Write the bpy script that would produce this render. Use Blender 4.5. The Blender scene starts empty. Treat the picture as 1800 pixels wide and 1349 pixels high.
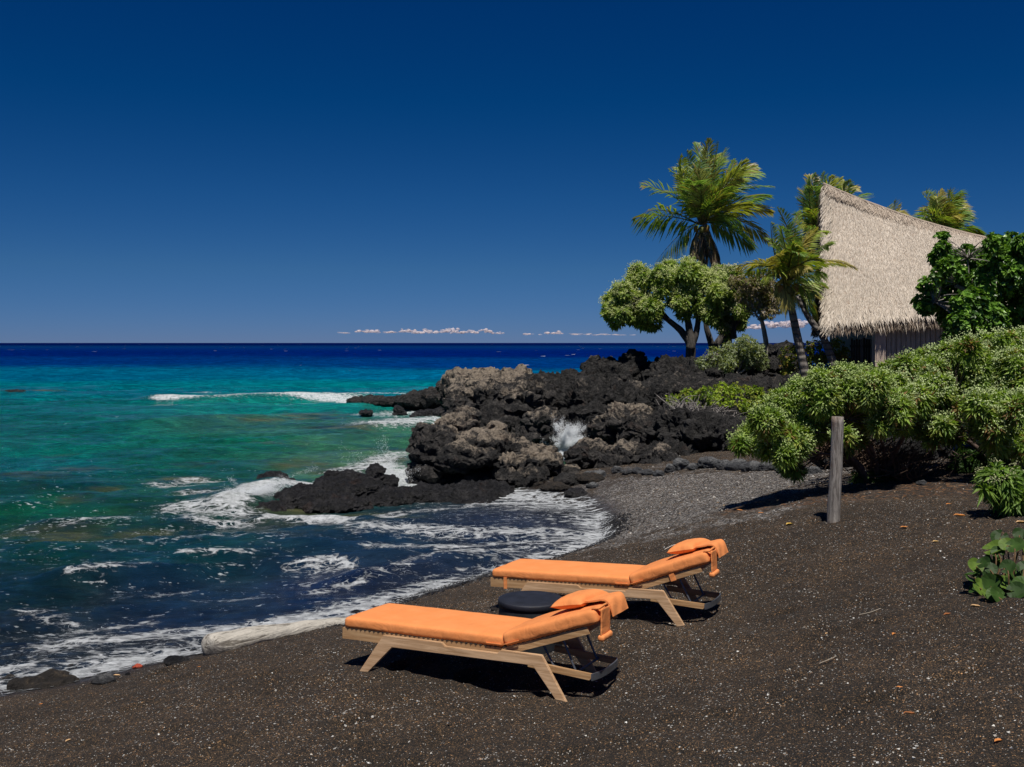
import bpy, bmesh, math, random
import numpy as np
from mathutils import Vector, Matrix
RNG = np.random.default_rng(7)
random.seed(7)
C = bpy.context.scene.collection
F_PX, CAM_H, HOR = 1825.0, 3.5, 603.0

def P(px, py, Y):                       # point of the place seen at a pixel of the photo, Y metres away
    return np.array([(px-900)/F_PX*Y, Y, CAM_H-(py-HOR)/F_PX*Y])
def PZ(px, py, z=0.0):                  # same, at a known height
    return P(px, py, (CAM_H-z)*F_PX/(py-HOR))

# ------------------------------------------------------------------ noise
def _hash(ix, iy, iz, s):
    n = (ix*374761393 + iy*668265263 + iz*2147483647 + s*1274126177) & 0xFFFFFFFF
    n = ((n ^ (n >> 13))*1274126177) & 0xFFFFFFFF
    n = ((n ^ (n >> 16))*668265263) & 0xFFFFFFFF
    return ((n ^ (n >> 15)) & 0xFFFFFF)/float(0xFFFFFF)
def gnoise(p, s=0):
    p = np.asarray(p, float); i = np.floor(p).astype(np.int64); f = p-i
    u = f*f*f*(f*(f*6-15)+10); r = 0
    for dx in (0, 1):
        for dy in (0, 1):
            for dz in (0, 1):
                a, b, c = i[:, 0]+dx, i[:, 1]+dy, i[:, 2]+dz
                g = ((_hash(a, b, c, s)*2-1)*(f[:, 0]-dx) + (_hash(a, b, c, s+11)*2-1)*(f[:, 1]-dy)
                     + (_hash(a, b, c, s+23)*2-1)*(f[:, 2]-dz))
                w = (u[:, 0] if dx else 1-u[:, 0])*(u[:, 1] if dy else 1-u[:, 1])*(u[:, 2] if dz else 1-u[:, 2])
                r = r + w*g
    return r*1.5
def fbm(p, o=4, s=0, gain=.5, ridged=False):
    p = np.asarray(p, float); r = 0; a = 1.0; t = 0
    for k in range(o):
        n = gnoise(p*2.03**k+k*7.3, s+k*3)
        if ridged: n = 1-2*np.abs(n)
        r = r+a*n; t += a; a *= gain
    return r/t
def worley(p, s=0):
    p = np.asarray(p, float); i = np.floor(p).astype(np.int64); f1 = np.full(len(p), 9.); f2 = f1.copy()
    for dx in (-1, 0, 1):
        for dy in (-1, 0, 1):
            for dz in (-1, 0, 1):
                a, b, c = i[:, 0]+dx, i[:, 1]+dy, i[:, 2]+dz
                d = np.sqrt((a+_hash(a, b, c, s)-p[:, 0])**2+(b+_hash(a, b, c, s+5)-p[:, 1])**2+(c+_hash(a, b, c, s+9)-p[:, 2])**2)
                f2 = np.minimum(f2, np.maximum(f1, d)); f1 = np.minimum(f1, d)
    return f1, f2
def xy0(x, y): return np.stack([x, y, np.zeros_like(x)], 1)

# ------------------------------------------------------------------ mesh and object helpers
def mesh(name, V, Fs, mat=None, cols=None, attrs=None, smooth=False):
    V = np.asarray(V, np.float32); me = bpy.data.meshes.new(name)
    Fs = [np.asarray(f, np.int32) for f in (Fs if isinstance(Fs, list) else [Fs]) if len(f)]
    me.vertices.add(len(V)); me.vertices.foreach_set('co', V.ravel())
    idx = np.concatenate([f.ravel() for f in Fs]); cnt = np.concatenate([np.full(len(f), f.shape[1], np.int32) for f in Fs])
    st = np.concatenate([[0], np.cumsum(cnt)[:-1]]).astype(np.int32)
    me.loops.add(len(idx)); me.loops.foreach_set('vertex_index', idx)
    me.polygons.add(len(cnt)); me.polygons.foreach_set('loop_start', st); me.polygons.foreach_set('loop_total', cnt)
    me.polygons.foreach_set('use_smooth', np.full(len(cnt), bool(smooth)))
    me.update(calc_edges=True)
    if cols is not None:
        a = me.attributes.new('col', 'FLOAT_COLOR', 'POINT')
        c4 = np.ones((len(V), 4), np.float32); c4[:, :3] = cols; a.data.foreach_set('color', c4.ravel())
    for k, v in (attrs or {}).items():
        a = me.attributes.new(k, 'FLOAT', 'POINT'); a.data.foreach_set('value', np.asarray(v, np.float32))
    if mat: me.materials.append(mat)
    me.validate()
    return me
def link(name, me, parent=None):
    o = bpy.data.objects.new(name, me); C.objects.link(o)
    if parent is not None: o.parent = parent
    return o
def tag(o, label=None, cat=None, group=None, kind=None):
    if label: o['label'] = label
    if cat: o['category'] = cat
    if group: o['group'] = group
    if kind: o['kind'] = kind
    return o
def empty(name, loc=(0, 0, 0), label=None, cat=None, group=None):
    o = bpy.data.objects.new(name, None); C.objects.link(o); o.location = Vector([float(v) for v in loc])
    o.empty_display_size = .2
    return tag(o, label, cat, group)
class MB:
    def __init__(s): s.v = []; s.f = {3: [], 4: []}; s.c = []; s.n = 0; s.org = np.zeros(3)
    def add(s, V, F, col=(1, 1, 1)):
        V = np.asarray(V, float); s.v.append(V)
        for f in (F if isinstance(F, list) else [F]):
            f = np.asarray(f)
            if len(f): s.f[f.shape[1]].append(f+s.n)
        c = np.asarray(col, float)
        s.c.append(np.broadcast_to(c, (len(V), 3)) if c.ndim == 1 else c); s.n += len(V)
    def build(s, name, mat, parent=None, smooth=False, org=None):
        V = np.concatenate(s.v)
        if org is not None: V = V-np.asarray(org)
        Fs = [np.concatenate(s.f[k]) for k in (3, 4) if s.f[k]]
        me = mesh(name, V, Fs, mat, np.concatenate(s.c), smooth=smooth)
        return link(name, me, parent)
def unit(v): return v/np.maximum(np.linalg.norm(v, axis=-1, keepdims=True), 1e-9)
def tube(mb, pts, rad, n=8, col=(1, 1, 1), cap=True, rough=0, seed=0):
    pts = np.asarray(pts, float); m = len(pts); rad = np.broadcast_to(np.asarray(rad, float), (m,))
    d = unit(np.gradient(pts, axis=0)); up = np.array([0, 0, 1.]) if abs(d[0, 2]) < .9 else np.array([1., 0, 0])
    a = unit(np.cross(d, up)); b = np.cross(d, a); t = np.linspace(0, 2*np.pi, n, endpoint=False)
    V = pts[:, None]+rad[:, None, None]*(np.cos(t)[None, :, None]*a[:, None]+np.sin(t)[None, :, None]*b[:, None])
    V = V.reshape(-1, 3)
    if rough: V = V+np.repeat(rad, n)[:, None]*rough*np.stack([gnoise(V/rad.max()*.8+k*9, seed) for k in range(3)], 1)
    i = np.arange(m-1)[:, None]*n; j = np.arange(n)[None, :]; k = (j+1) % n
    Fq = np.stack([i+j, i+k, i+n+k, i+n+j], -1).reshape(-1, 4); T = []
    if cap:
        V = np.vstack([V, pts[:1], pts[-1:]]); jj = np.arange(n); kk = (jj+1) % n
        T = np.vstack([np.stack([kk, jj, np.full(n, m*n)], 1), np.stack([(m-1)*n+jj, (m-1)*n+kk, np.full(n, m*n+1)], 1)])
    mb.add(V, [Fq, T], col)
def box(mb, lo, hi, M=None, col=(1, 1, 1)):
    V = np.array([[x, y, z] for z in (lo[2], hi[2]) for y in (lo[1], hi[1]) for x in (lo[0], hi[0])], float)
    if M is not None: V = V@M[:3, :3].T+M[:3, 3]
    mb.add(V, np.array([[0, 2, 3, 1], [4, 5, 7, 6], [0, 1, 5, 4], [2, 6, 7, 3], [0, 4, 6, 2], [1, 3, 7, 5]]), col)
def spline(pts, n=12):
    pts = np.asarray(pts, float)
    if len(pts) == 2: t = np.linspace(0, 1, n)[:, None]; return pts[0]*(1-t)+pts[1]*t
    q = np.vstack([2*pts[0]-pts[1], pts, 2*pts[-1]-pts[-2]]); out = []
    for k in range(1, len(q)-2):
        t = np.linspace(0, 1, n, endpoint=(k == len(q)-3))[:, None]
        a, b, c, d = q[k-1], q[k], q[k+1], q[k+2]
        out.append(.5*(2*b+(c-a)*t+(2*a-5*b+4*c-d)*t**2+(3*b-a-3*c+d)*t**3))
    return np.vstack(out)
def grid_faces(nr, nc):
    i = np.arange(nr-1)[:, None]*nc; j = np.arange(nc-1)[None]
    return np.stack([i+j, i+j+1, i+nc+j+1, i+nc+j], -1).reshape(-1, 4)
def leaves(mb, B, D, N, L, W, col, droop=.2, fold=.2):
    n = len(B); B, D, N = (np.asarray(a, float) for a in (B, unit(D), N)); L = np.broadcast_to(L, (n,))[:, None]; W = np.broadcast_to(W, (n,))[:, None]
    S = unit(np.cross(D, N)); N = np.cross(S, D)
    g = np.array([0, 0, -1.])
    mid = B+D*L*.5+g*L*droop*.25; tip = B+D*L*.97+g*L*droop
    l = mid+S*W*.5+N*W*fold; r = mid-S*W*.5+N*W*fold
    V = np.stack([B, l, r, tip, mid], 1).reshape(-1, 3); o = np.arange(n)[:, None]*5
    T = np.concatenate([o+np.array([0, 4, 1]), o+np.array([0, 2, 4]), o+np.array([1, 4, 3]), o+np.array([2, 3, 4])])
    col = np.asarray(col, float); col = np.broadcast_to(col, (n, 3))
    mb.add(V, T, np.repeat(col, 5, axis=0))
def rand_unit(n, rng=RNG): return unit(rng.normal(size=(n, 3)))

# ------------------------------------------------------------------ materials
class NT:
    def __init__(s, name, bump=None):
        s.m = bpy.data.materials.new(name); s.m.use_nodes = True; s.t = s.m.node_tree; s.n = s.t.nodes
        s.b = s.n['Principled BSDF']; s.out = s.n['Material Output']
    def node(s, typ, ins=None, **kw):
        x = s.n.new(typ)
        for k, v in kw.items(): setattr(x, k, v)
        for k, v in (ins or {}).items(): s.put(x.inputs[k], v)
        return x
    def put(s, sock, v):
        if isinstance(v, bpy.types.NodeSocket): s.t.links.new(v, sock)
        elif isinstance(v, bpy.types.Node): s.t.links.new(v.outputs[0], sock)
        else:
            if sock.type == 'RGBA' and len(v) == 3: v = (*v, 1)
            sock.default_value = v
    def math(s, op, a, b=0., c=None, clamp=False):
        x = s.node('ShaderNodeMath', operation=op, use_clamp=clamp); s.put(x.inputs[0], a); s.put(x.inputs[1], b)
        if c is not None: s.put(x.inputs[2], c)
        return x.outputs[0]
    def pos(s): return s.node('ShaderNodeTexCoord').outputs['Object']
    def scale(s, vec, sc):
        x = s.node('ShaderNodeVectorMath', operation='MULTIPLY'); s.put(x.inputs[0], vec); x.inputs[1].default_value = sc if hasattr(sc, '__len__') else (sc,)*3
        return x.outputs[0]
    def noise(s, vec, sc=5., det=4., rough=.55, dist=0., out='Fac'):
        return s.node('ShaderNodeTexNoise', {'Vector': vec, 'Scale': sc, 'Detail': det, 'Roughness': rough, 'Distortion': dist}).outputs[out]
    def vor(s, vec, sc=5., out='Distance', feature='F1', rnd=1.):
        return s.node('ShaderNodeTexVoronoi', {'Vector': vec, 'Scale': sc, 'Randomness': rnd}, feature=feature).outputs[out]
    def ramp(s, fac, stops, interp='LINEAR'):
        x = s.node('ShaderNodeValToRGB'); s.put(x.inputs[0], fac); cr = x.color_ramp; cr.interpolation = interp
        while len(cr.elements) < len(stops): cr.elements.new(.5)
        for e, (p_, c_) in zip(cr.elements, stops):
            e.position = p_; e.color = (*c_, 1) if hasattr(c_, '__len__') else (c_, c_, c_, 1)
        return x.outputs[0]
    def ss(s, v, a, b):
        x = s.node('ShaderNodeMapRange', {'Value': v, 'From Min': a, 'From Max': b}, interpolation_type='SMOOTHSTEP', clamp=True); return x.outputs[0]
    def mix(s, f, a, b, blend='MIX'):
        x = s.node('ShaderNodeMix', data_type='RGBA', blend_type=blend); s.put(x.inputs[0], f); s.put(x.inputs[6], a); s.put(x.inputs[7], b); return x.outputs[2]
    def attr(s, name, out='Fac'): return s.node('ShaderNodeAttribute', attribute_name=name).outputs[out]
    def bump(s, h, dist=.02, st=1., nrm=None):
        x = s.node('ShaderNodeBump', {'Height': h, 'Distance': dist, 'Strength': st})
        if nrm is not None: s.put(x.inputs['Normal'], nrm)
        return x.outputs[0]
    def set(s, **k):
        for a, v in k.items(): s.put(s.b.inputs[a.replace('_', ' ')], v)
        return s.m
def sep(t, vec, k):
    return t.node('ShaderNodeSeparateXYZ', {0: vec}).outputs[k]

def m_leaf(name, trans=.35, rough=.5, spec=.4):
    t = NT(name); c = t.attr('col', 'Color')
    t.set(Base_Color=c, Roughness=rough); t.b.inputs['Specular IOR Level'].default_value = spec
    tr = t.node('ShaderNodeBsdfTranslucent', {'Color': t.mix(.5, c, (.35, .45, .05), 'MULTIPLY')})
    tr.inputs[0].default_value = (.2, .3, .05, 1)
    t.put(tr.inputs[0], t.mix(1., c, (1.5, 1.6, .6), 'MULTIPLY'))
    mx = t.node('ShaderNodeMixShader', {0: trans, 1: t.b.outputs[0], 2: tr.outputs[0]}); t.put(t.out.inputs[0], mx)
    return t.m
def m_attr(name, rough=.8, spec=.3, bumpsc=None, bd=.01):
    t = NT(name); t.set(Base_Color=t.attr('col', 'Color'), Roughness=rough); t.b.inputs['Specular IOR Level'].default_value = spec
    if bumpsc: t.set(Normal=t.bump(t.noise(t.pos(), bumpsc, 5), bd))
    return t.m

def m_sand():
    t = NT('black_sand'); p = t.pos(); grav, wet = t.attr('gravel'), t.attr('wet')
    big = t.noise(p, .9, 4, .6); med = t.noise(p, 7., 4, .6)
    base = t.ramp(t.math('ADD', t.math('MULTIPLY', big, .6), t.math('MULTIPLY', med, .4)), [(.3, (.024, .0185, .0135)), (.5, (.049, .038, .027)), (.7, (.088, .068, .048))])
    # coloured grains
    g1 = t.vor(p, 190., 'Color'); r1 = sep(t, g1, 0)
    gr = t.ramp(r1, [(0, (.2, .18, .18)), (.35, (.6, .56, .5)), (.6, (1.1, 1.0, .88)), (.8, (2.3, 1.9, 1.45)), (.93, (5., 4.2, 3.4))], 'CONSTANT')
    c = t.mix(1., base, gr, 'MULTIPLY')
    g2 = t.vor(p, 95., 'Color'); r2 = sep(t, g2, 1)
    gr2 = t.ramp(r2, [(0, (.3, .3, .34)), (.3, (.6, .58, .55)), (.55, (1.05, .98, .88)), (.85, (2., 1.7, 1.3)), (.95, (3.6, 3.1, 2.5))], 'CONSTANT')
    c = t.mix(.75, c, t.mix(1., c, gr2, 'MULTIPLY'))
    # grey-blue gravel
    g3 = t.vor(p, 38., 'Color'); gcol = t.ramp(sep(t, g3, 0), [(0, (.025, .024, .026)), (.25, (.075, .072, .076)), (.45, (.13, .125, .125)), (.62, (.19, .15, .115)), (.82, (.5, .48, .46))], 'CONSTANT')
    gn = t.noise(p, 1.6, 4, .7)
    gm = t.math('MULTIPLY', t.ss(t.math('ADD', grav, t.math('MULTIPLY', t.math('SUBTRACT', gn, .5), 2.4)), .42, .8), .85)
    c = t.mix(t.math('MULTIPLY', gm, .9), c, gcol)
    # white shell chips, three sizes, patchy
    patch = t.math('ADD', t.math('MULTIPLY', t.math('SUBTRACT', t.noise(p, 1.1, 5, .7), .5), 2.2), .42)
    for sc, th, size in ((120., .965, .5), (60., .972, .42), (28., .982, .28)):
        vc = t.node('ShaderNodeTexVoronoi', {'Vector': p, 'Scale': sc}); rr = sep(t, vc.outputs['Color'], 2)
        thr = t.math('SUBTRACT', th+.028, t.math('MULTIPLY', t.math('ADD', patch, t.math('MULTIPLY', grav, .25)), .055))
        on = t.math('MULTIPLY', t.math('GREATER_THAN', rr, thr), t.math('LESS_THAN', vc.outputs['Distance'], size))
        hue = t.ramp(sep(t, vc.outputs['Color'], 0), [(0, (.62, .6, .56)), (.5, (.42, .36, .3)), (.7, (.7, .7, .68)), (.88, (.38, .2, .1))], 'CONSTANT')
        c = t.mix(on, c, hue)
    # reddish litter patches under the bushes
    lit = t.attr('litter'); ln = t.vor(p, 22., 'Color')
    lc = t.ramp(sep(t, ln, 0), [(0, (.022, .014, .009)), (.5, (.07, .035, .015)), (.75, (.17, .07, .022)), (.92, (.3, .16, .07))], 'CONSTANT')
    c = t.mix(t.math('MULTIPLY', t.ss(t.math('ADD', lit, t.math('MULTIPLY', t.math('SUBTRACT', t.noise(p, 3., 6, .75), .5), 2.)), .35, .75), .75), c, lc)
    c = t.mix(wet, c, t.mix(1., c, (.36, .36, .42), 'MULTIPLY'))
    h = t.math('ADD', t.math('MULTIPLY', t.vor(p, 75.), .8), t.math('MULTIPLY', t.vor(p, 190.), .35))
    h = t.math('ADD', h, t.math('MULTIPLY', t.noise(p, 11., 6, .7), 3.2))
    return t.set(Base_Color=c, Roughness=t.math('SUBTRACT', .95, t.math('MULTIPLY', wet, .6)), Normal=t.bump(h, .022, 1.))

def m_water():
    t = NT('sea_water'); p = t.pos(); col = t.attr('col', 'Color'); foam, dep = t.attr('foam'), t.attr('depth')
    reef = t.attr('reef')
    ps = t.scale(p, (.35, 1., 1.))
    n1 = t.noise(t.scale(p, (.75, 1., 1.)), .33, 8, .7, 1.5); n2 = t.noise(t.scale(p, (.8, 1, 1)), 1.7, 7, .72, .8)
    dark = t.mix(t.ss(n1, .42, .62), (.55, .68, .72), (1.22, 1.18, 1.1))
    c = t.mix(1., col, dark, 'MULTIPLY')
    c = t.mix(1., c, t.ramp(n2, [(.3, .66), (.7, 1.42)]), 'MULTIPLY')
    rf = t.ss(t.math('ADD', t.math('MULTIPLY', reef, 1.), t.noise(t.scale(p, (.55, .9, 1)), .5, 8, .7, 1.0)), .76, 1.02)
    rcol = t.ramp(t.noise(ps, 1.2, 4, .6), [(.35, (.012, .022, .028)), (.5, (.05, .07, .035)), (.62, (.11, .115, .05)), (.75, (.15, .12, .07))])
    c = t.mix(t.math('MULTIPLY', rf, .8), c, rcol)
    # lacy foam
    wv = t.noise(p, 1.1, 3, .5, out='Color'); wp = t.node('ShaderNodeVectorMath', {0: t.scale(p, (.75, 1.1, 1)), 1: t.scale(wv, .9)}, operation='ADD').outputs[0]
    v1 = t.vor(wp, 3.3, feature='DISTANCE_TO_EDGE'); v2 = t.vor(wp, 9.5, feature='DISTANCE_TO_EDGE')
    lace = t.math('SUBTRACT', 1., t.math('MULTIPLY', t.math('MINIMUM', v1, t.math('MULTIPLY', v2, 2.2)), 3.2), clamp=True)
    fn = t.noise(t.scale(p, (.72, 1.2, 1)), 6.5, 8, .74, .5)
    f = t.math('ADD', t.math('MULTIPLY', lace, .28), t.math('MULTIPLY', fn, .78))
    lo = t.math('SUBTRACT', .86, t.math('MULTIPLY', foam, .50)); 
    fm = t.ss(t.math('SUBTRACT', f, lo), -.04, .085)
    # sun glints painted as white specks on the near water, and far whitecaps
    fl = t.attr('glint'); gp = t.scale(p, (.55, 1.25, 1.)); gl = t.noise(gp, 13., 3, .6); gz = t.noise(gp, 1.5, 5, .7)
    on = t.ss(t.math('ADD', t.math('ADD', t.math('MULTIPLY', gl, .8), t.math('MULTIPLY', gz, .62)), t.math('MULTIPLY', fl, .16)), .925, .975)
    wc = t.node('ShaderNodeTexVoronoi', {'Vector': t.scale(p, (.16, .09, 1.)), 'Scale': 1.}); cap = t.attr('cap')
    on2 = t.math('MULTIPLY', t.math('GREATER_THAN', sep(t, wc.outputs['Color'], 1), t.math('SUBTRACT', 1., t.math('MULTIPLY', cap, .06))), t.math('LESS_THAN', t.math('ADD', wc.outputs['Distance'], t.math('MULTIPLY', t.noise(p, .8, 4), .25)), .27))
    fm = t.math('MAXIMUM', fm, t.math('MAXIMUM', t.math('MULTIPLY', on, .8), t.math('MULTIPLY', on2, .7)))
    fo = t.math('MULTIPLY', fm, t.math('ADD', .5, t.math('MULTIPLY', t.ss(t.noise(p, 9., 6, .7), .35, .6), .5)), clamp=True)
    c = t.mix(fo, c, (.70, .73, .76))
    h = t.math('ADD', t.noise(t.scale(p, (.75, 1.2, 1)), 3.6, 8, .7, .4), t.math('MULTIPLY', t.noise(t.scale(p, (.5, 1.1, 1)), .55, 4), 1.6))
    h = t.math('ADD', h, t.math('MULTIPLY', fm, .12))
    t.put(t.b.inputs['Specular IOR Level'], t.math('SUBTRACT', .32, t.math('MULTIPLY', cap, .5), clamp=True)); t.b.inputs['IOR'].default_value = 1.33
    alpha = t.math('MAXIMUM', t.ss(dep, -.005, .05), fm)
    return t.set(Base_Color=c, Roughness=t.math('ADD', .10, t.math('MULTIPLY', fm, .6)), Normal=t.bump(h, .24, 1.), Alpha=alpha)

def m_rock(name, tan, dark=(.009, .0088, .010), light=(.42, .345, .265), mid=(.10, .09, .083), thr=0., sc=1., rough=.85):
    t = NT(name); p = t.node('ShaderNodeNewGeometry').outputs['Position']
    nz = sep(t, t.node('ShaderNodeNewGeometry').outputs['Normal'], 2)
    n1 = t.noise(p, .8*sc, 6, .65, .5); n2 = t.noise(p, 5.*sc, 7, .7); v = t.vor(t.scale(p, 1.), 9.*sc)
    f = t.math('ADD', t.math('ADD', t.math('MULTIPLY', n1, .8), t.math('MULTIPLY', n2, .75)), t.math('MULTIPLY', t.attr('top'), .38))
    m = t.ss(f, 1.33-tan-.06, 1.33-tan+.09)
    d = t.mix(t.ss(t.math('ADD', t.math('MULTIPLY', n2, .7), t.math('MULTIPLY', t.noise(p, 2.2*sc, 5, .7), .5)), .52, .76), dark, mid)
    li = t.mix(t.ss(t.noise(p, 14*sc, 6, .7), .35, .65), t.mix(.5, light, mid), light)
    m = t.math('MULTIPLY', m, t.ss(t.math('ADD', t.math('MULTIPLY', t.noise(p, 3.1*sc, 6, .72), .7), t.math('MULTIPLY', t.noise(p, 9.*sc, 4, .7), .3)), .40, .50))
    c = t.mix(m, d, li)
    # pits
    pit = t.ss(v, .0, .26); c = t.mix(t.math('MULTIPLY', t.math('SUBTRACT', 1., pit), .8), c, dark)
    c = t.mix(t.math('MULTIPLY', t.ss(t.noise(p, 1.9*sc, 4), .6, .7), .35), c, (.075, .038, .024))
    h = t.math('ADD', t.math('MULTIPLY', n2, 1.2), t.math('ADD', t.math('MULTIPLY', t.noise(p, 18*sc, 6, .75), 1.0), t.math('MULTIPLY', v, .5)))
    return t.set(Base_Color=c, Roughness=rough, Normal=t.bump(h, .17/sc, 1.))

def m_wood(name, c1, c2, sc=(1.5, 26, 26), rough=.6):
    t = NT(name); p = t.pos(); n = t.noise(t.scale(p, sc), 1.2, 6, .65, 1.2); n2 = t.noise(p, 3., 4)
    c = t.mix(t.ss(n, .35, .68), c1, c2); c = t.mix(t.math('MULTIPLY', t.ss(n2, .5, .75), .35), c, tuple(x*.55 for x in c1))
    return t.set(Base_Color=c, Roughness=rough, Normal=t.bump(n, .004, .5))
def m_fabric():
    t = NT('orange_canvas'); p = t.pos()
    w1 = t.node('ShaderNodeTexWave', {'Vector': p, 'Scale': 260., 'Distortion': .4}).outputs['Fac']
    n = t.noise(p, 5., 5, .6); fine = t.noise(p, 240., 2)
    c = t.mix(t.ss(n, .3, .7), (.77, .262, .082), (.81, .298, .102)); c = t.mix(t.math('MULTIPLY', fine, .25), c, (.68, .21, .06)); c = t.mix(t.math('MULTIPLY', t.ss(t.noise(p, 2.3, 5, .65), .5, .72), .22), c, (.62, .22, .075))
    wr = t.noise(t.scale(p, (3., 1.2, 2.)), 3.2, 3, .5, .8)
    t.b.inputs['Specular IOR Level'].default_value = .2
    return t.set(Base_Color=c, Roughness=.85, Normal=t.bump(t.math('ADD', t.math('ADD', wr, t.math('MULTIPLY', t.noise(t.scale(p, (1.2, 3., 2.)), 6., 4, .6, 1.2), .2)), t.math('MULTIPLY', t.math('ADD', w1, fine), .01)), .016, .8))
def m_plain(name, c, rough=.6, metal=0., bs=None, bd=.003, var=.2):
    t = NT(name); p = t.pos(); n = t.noise(p, 9., 6, .6)
    cc = t.mix(t.ss(n, .3, .7), tuple(x*(1-var) for x in c), tuple(x*(1+var) for x in c)); t.b.inputs['Metallic'].default_value = metal
    if bs: t.set(Normal=t.bump(t.noise(p, bs, 5), bd))
    return t.set(Base_Color=cc, Roughness=rough)
def m_bark(name, c1, c2, rings=0., sc=1.):
    t = NT(name); p = t.pos(); n = t.noise(t.scale(p, (1, 1, .35)), 9*sc, 6, .7)
    c = t.mix(t.ss(n, .35, .65), c1, c2); h = n
    if rings:
        w = t.node('ShaderNodeTexWave', {'Vector': p, 'Scale': rings, 'Distortion': 2.5, 'Detail': 3.}, bands_direction='Z').outputs['Fac']
        c = t.mix(t.math('MULTIPLY', t.ss(w, .0, .35), .6), tuple(x*.45 for x in c1), c); h = t.math('ADD', n, t.math('MULTIPLY', w, .6))
    return t.set(Base_Color=c, Roughness=.9, Normal=t.bump(h, .04, 1.))
# ------------------------------------------------------------------ world, sun, camera
def lin(r, g, b, k=1.0):
    return np.array([((v/255)/12.92 if v/255 <= .04045 else (((v/255)+.055)/1.055)**2.4) for v in (r, g, b)])*k
SUN_EL, SUN_AZ = math.radians(66), math.radians(174)      # behind the camera, slightly to the right
w = bpy.data.worlds.new("World"); bpy.context.scene.world = w; w.use_nodes = True
nt = w.node_tree; bg = nt.nodes['Background']
sky = nt.nodes.new('ShaderNodeTexSky'); sky.sky_type = 'NISHITA'; sky.sun_disc = False
sky.sun_elevation = SUN_EL; sky.sun_rotation = SUN_AZ
sky.altitude = 4500; sky.air_density = 1.0; sky.dust_density = 0.15; sky.ozone_density = 4.5
gm = nt.nodes.new('ShaderNodeGamma'); gm.inputs[1].default_value = SKY_GAMMA = 1.3
tint = nt.nodes.new('ShaderNodeMix'); tint.data_type = 'RGBA'; tint.blend_type = 'MULTIPLY'; tint.inputs[0].default_value = 1
tint.inputs[7].default_value = (.36, .50, .60, 1)          # polarising filter of the clear air look
nt.links.new(sky.outputs[0], gm.inputs[0]); nt.links.new(gm.outputs[0], tint.inputs[6]); 
tc = nt.nodes.new('ShaderNodeTexCoord'); sx_ = nt.nodes.new('ShaderNodeSeparateXYZ'); rp_ = nt.nodes.new('ShaderNodeValToRGB'); mr_ = nt.nodes.new('ShaderNodeMapRange'); mr_.inputs[2].default_value = .45
nt.links.new(tc.outputs['Generated'], sx_.inputs[0]); nt.links.new(sx_.outputs[2], mr_.inputs[0]); nt.links.new(mr_.outputs[0], rp_.inputs[0])
tm = nt.nodes.new('ShaderNodeMix'); tm.data_type = 'RGBA'; tm.blend_type = 'MULTIPLY'; tm.inputs[0].default_value = 1
nt.links.new(tint.outputs[2], tm.inputs[6]); nt.links.new(rp_.outputs[0], tm.inputs[7]); nt.links.new(tm.outputs[2], bg.inputs[0])
SKY_STOPS = [(0, (.255, .235, .365)), (.0385, (.258, .263, .371)), (.156, (.26, .339, .377)), (.303, (.152, .362, .427)), (.507, (.021, .359, .47)), (.678, (.009, .361, .517)), (1, (.01, .34, .5))]
while len(rp_.color_ramp.elements) < len(SKY_STOPS): rp_.color_ramp.elements.new(.5)
for e_, (a_, c_) in zip(rp_.color_ramp.elements, SKY_STOPS): e_.position = a_; e_.color = (*c_, 1)
bg.inputs[1].default_value = .10
sl = bpy.data.lights.new('sun', 'SUN'); sl.energy = 4.8; sl.angle = math.radians(.5); sl.color = (1, .95, .87)
so = bpy.data.objects.new('sun', sl); C.objects.link(so)
sd = Vector((math.sin(SUN_AZ)*math.cos(SUN_EL), math.cos(SUN_AZ)*math.cos(SUN_EL), math.sin(SUN_EL)))
so.rotation_euler = sd.to_track_quat('Z', 'Y').to_euler(); so.location = (0, -5, 20)
cam = bpy.data.cameras.new('camera'); co = bpy.data.objects.new('camera', cam); C.objects.link(co)
co.location = (0, 0, CAM_H); co.rotation_euler = (math.radians(90), 0, 0)
cam.sensor_width = 36; cam.lens = F_PX/1800*36; cam.shift_y = -(674.5-HOR)/1800; cam.clip_end = 60000; cam.clip_start = .1
sc = bpy.context.scene; sc.camera = co
sc.view_settings.view_transform = 'Standard'; sc.view_settings.look = 'None'; sc.view_settings.exposure = 0; sc.view_settings.gamma = 1
sc.render.engine = 'CYCLES'; sc.cycles.max_bounces = 6; sc.cycles.transparent_max_bounces = 8

# ------------------------------------------------------------------ terrain height
def Rm(y, p, r):
    y, p, r = np.radians([y, p, r])
    Rz = np.array([[np.cos(y), -np.sin(y), 0], [np.sin(y), np.cos(y), 0], [0, 0, 1]])
    Ry = np.array([[np.cos(p), 0, -np.sin(p)], [0, 1, 0], [np.sin(p), 0, np.cos(p)]])
    Rx = np.array([[1, 0, 0], [0, np.cos(r), -np.sin(r)], [0, np.sin(r), np.cos(r)]])
    return Rz@Ry@Rx
LA = (Rm(-25.0, .62, -2.78), np.array([-1.376, 8.501, CAM_H-2.659]))
LB = (Rm(-24.9, 2.14, -1.64), np.array([-.19, 10.361, CAM_H-2.669]))
shore = [(-50, 1222), (60, 1208), (130, 1195), (300, 1155), (480, 1118), (600, 1095), (680, 1062), (850, 1012), (960, 985), (1060, 945), (1056, 915), (1000, 885), (900, 872)]
cp = [tuple(PZ(x, y, 0)) for x, y in shore]
for M_, o_ in (LA, LB):
    for u_ in (.2, 1.0, 1.95):
        for v_ in (0, .7): cp.append(tuple(M_@np.array([u_, v_, .01])+o_))
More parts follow.
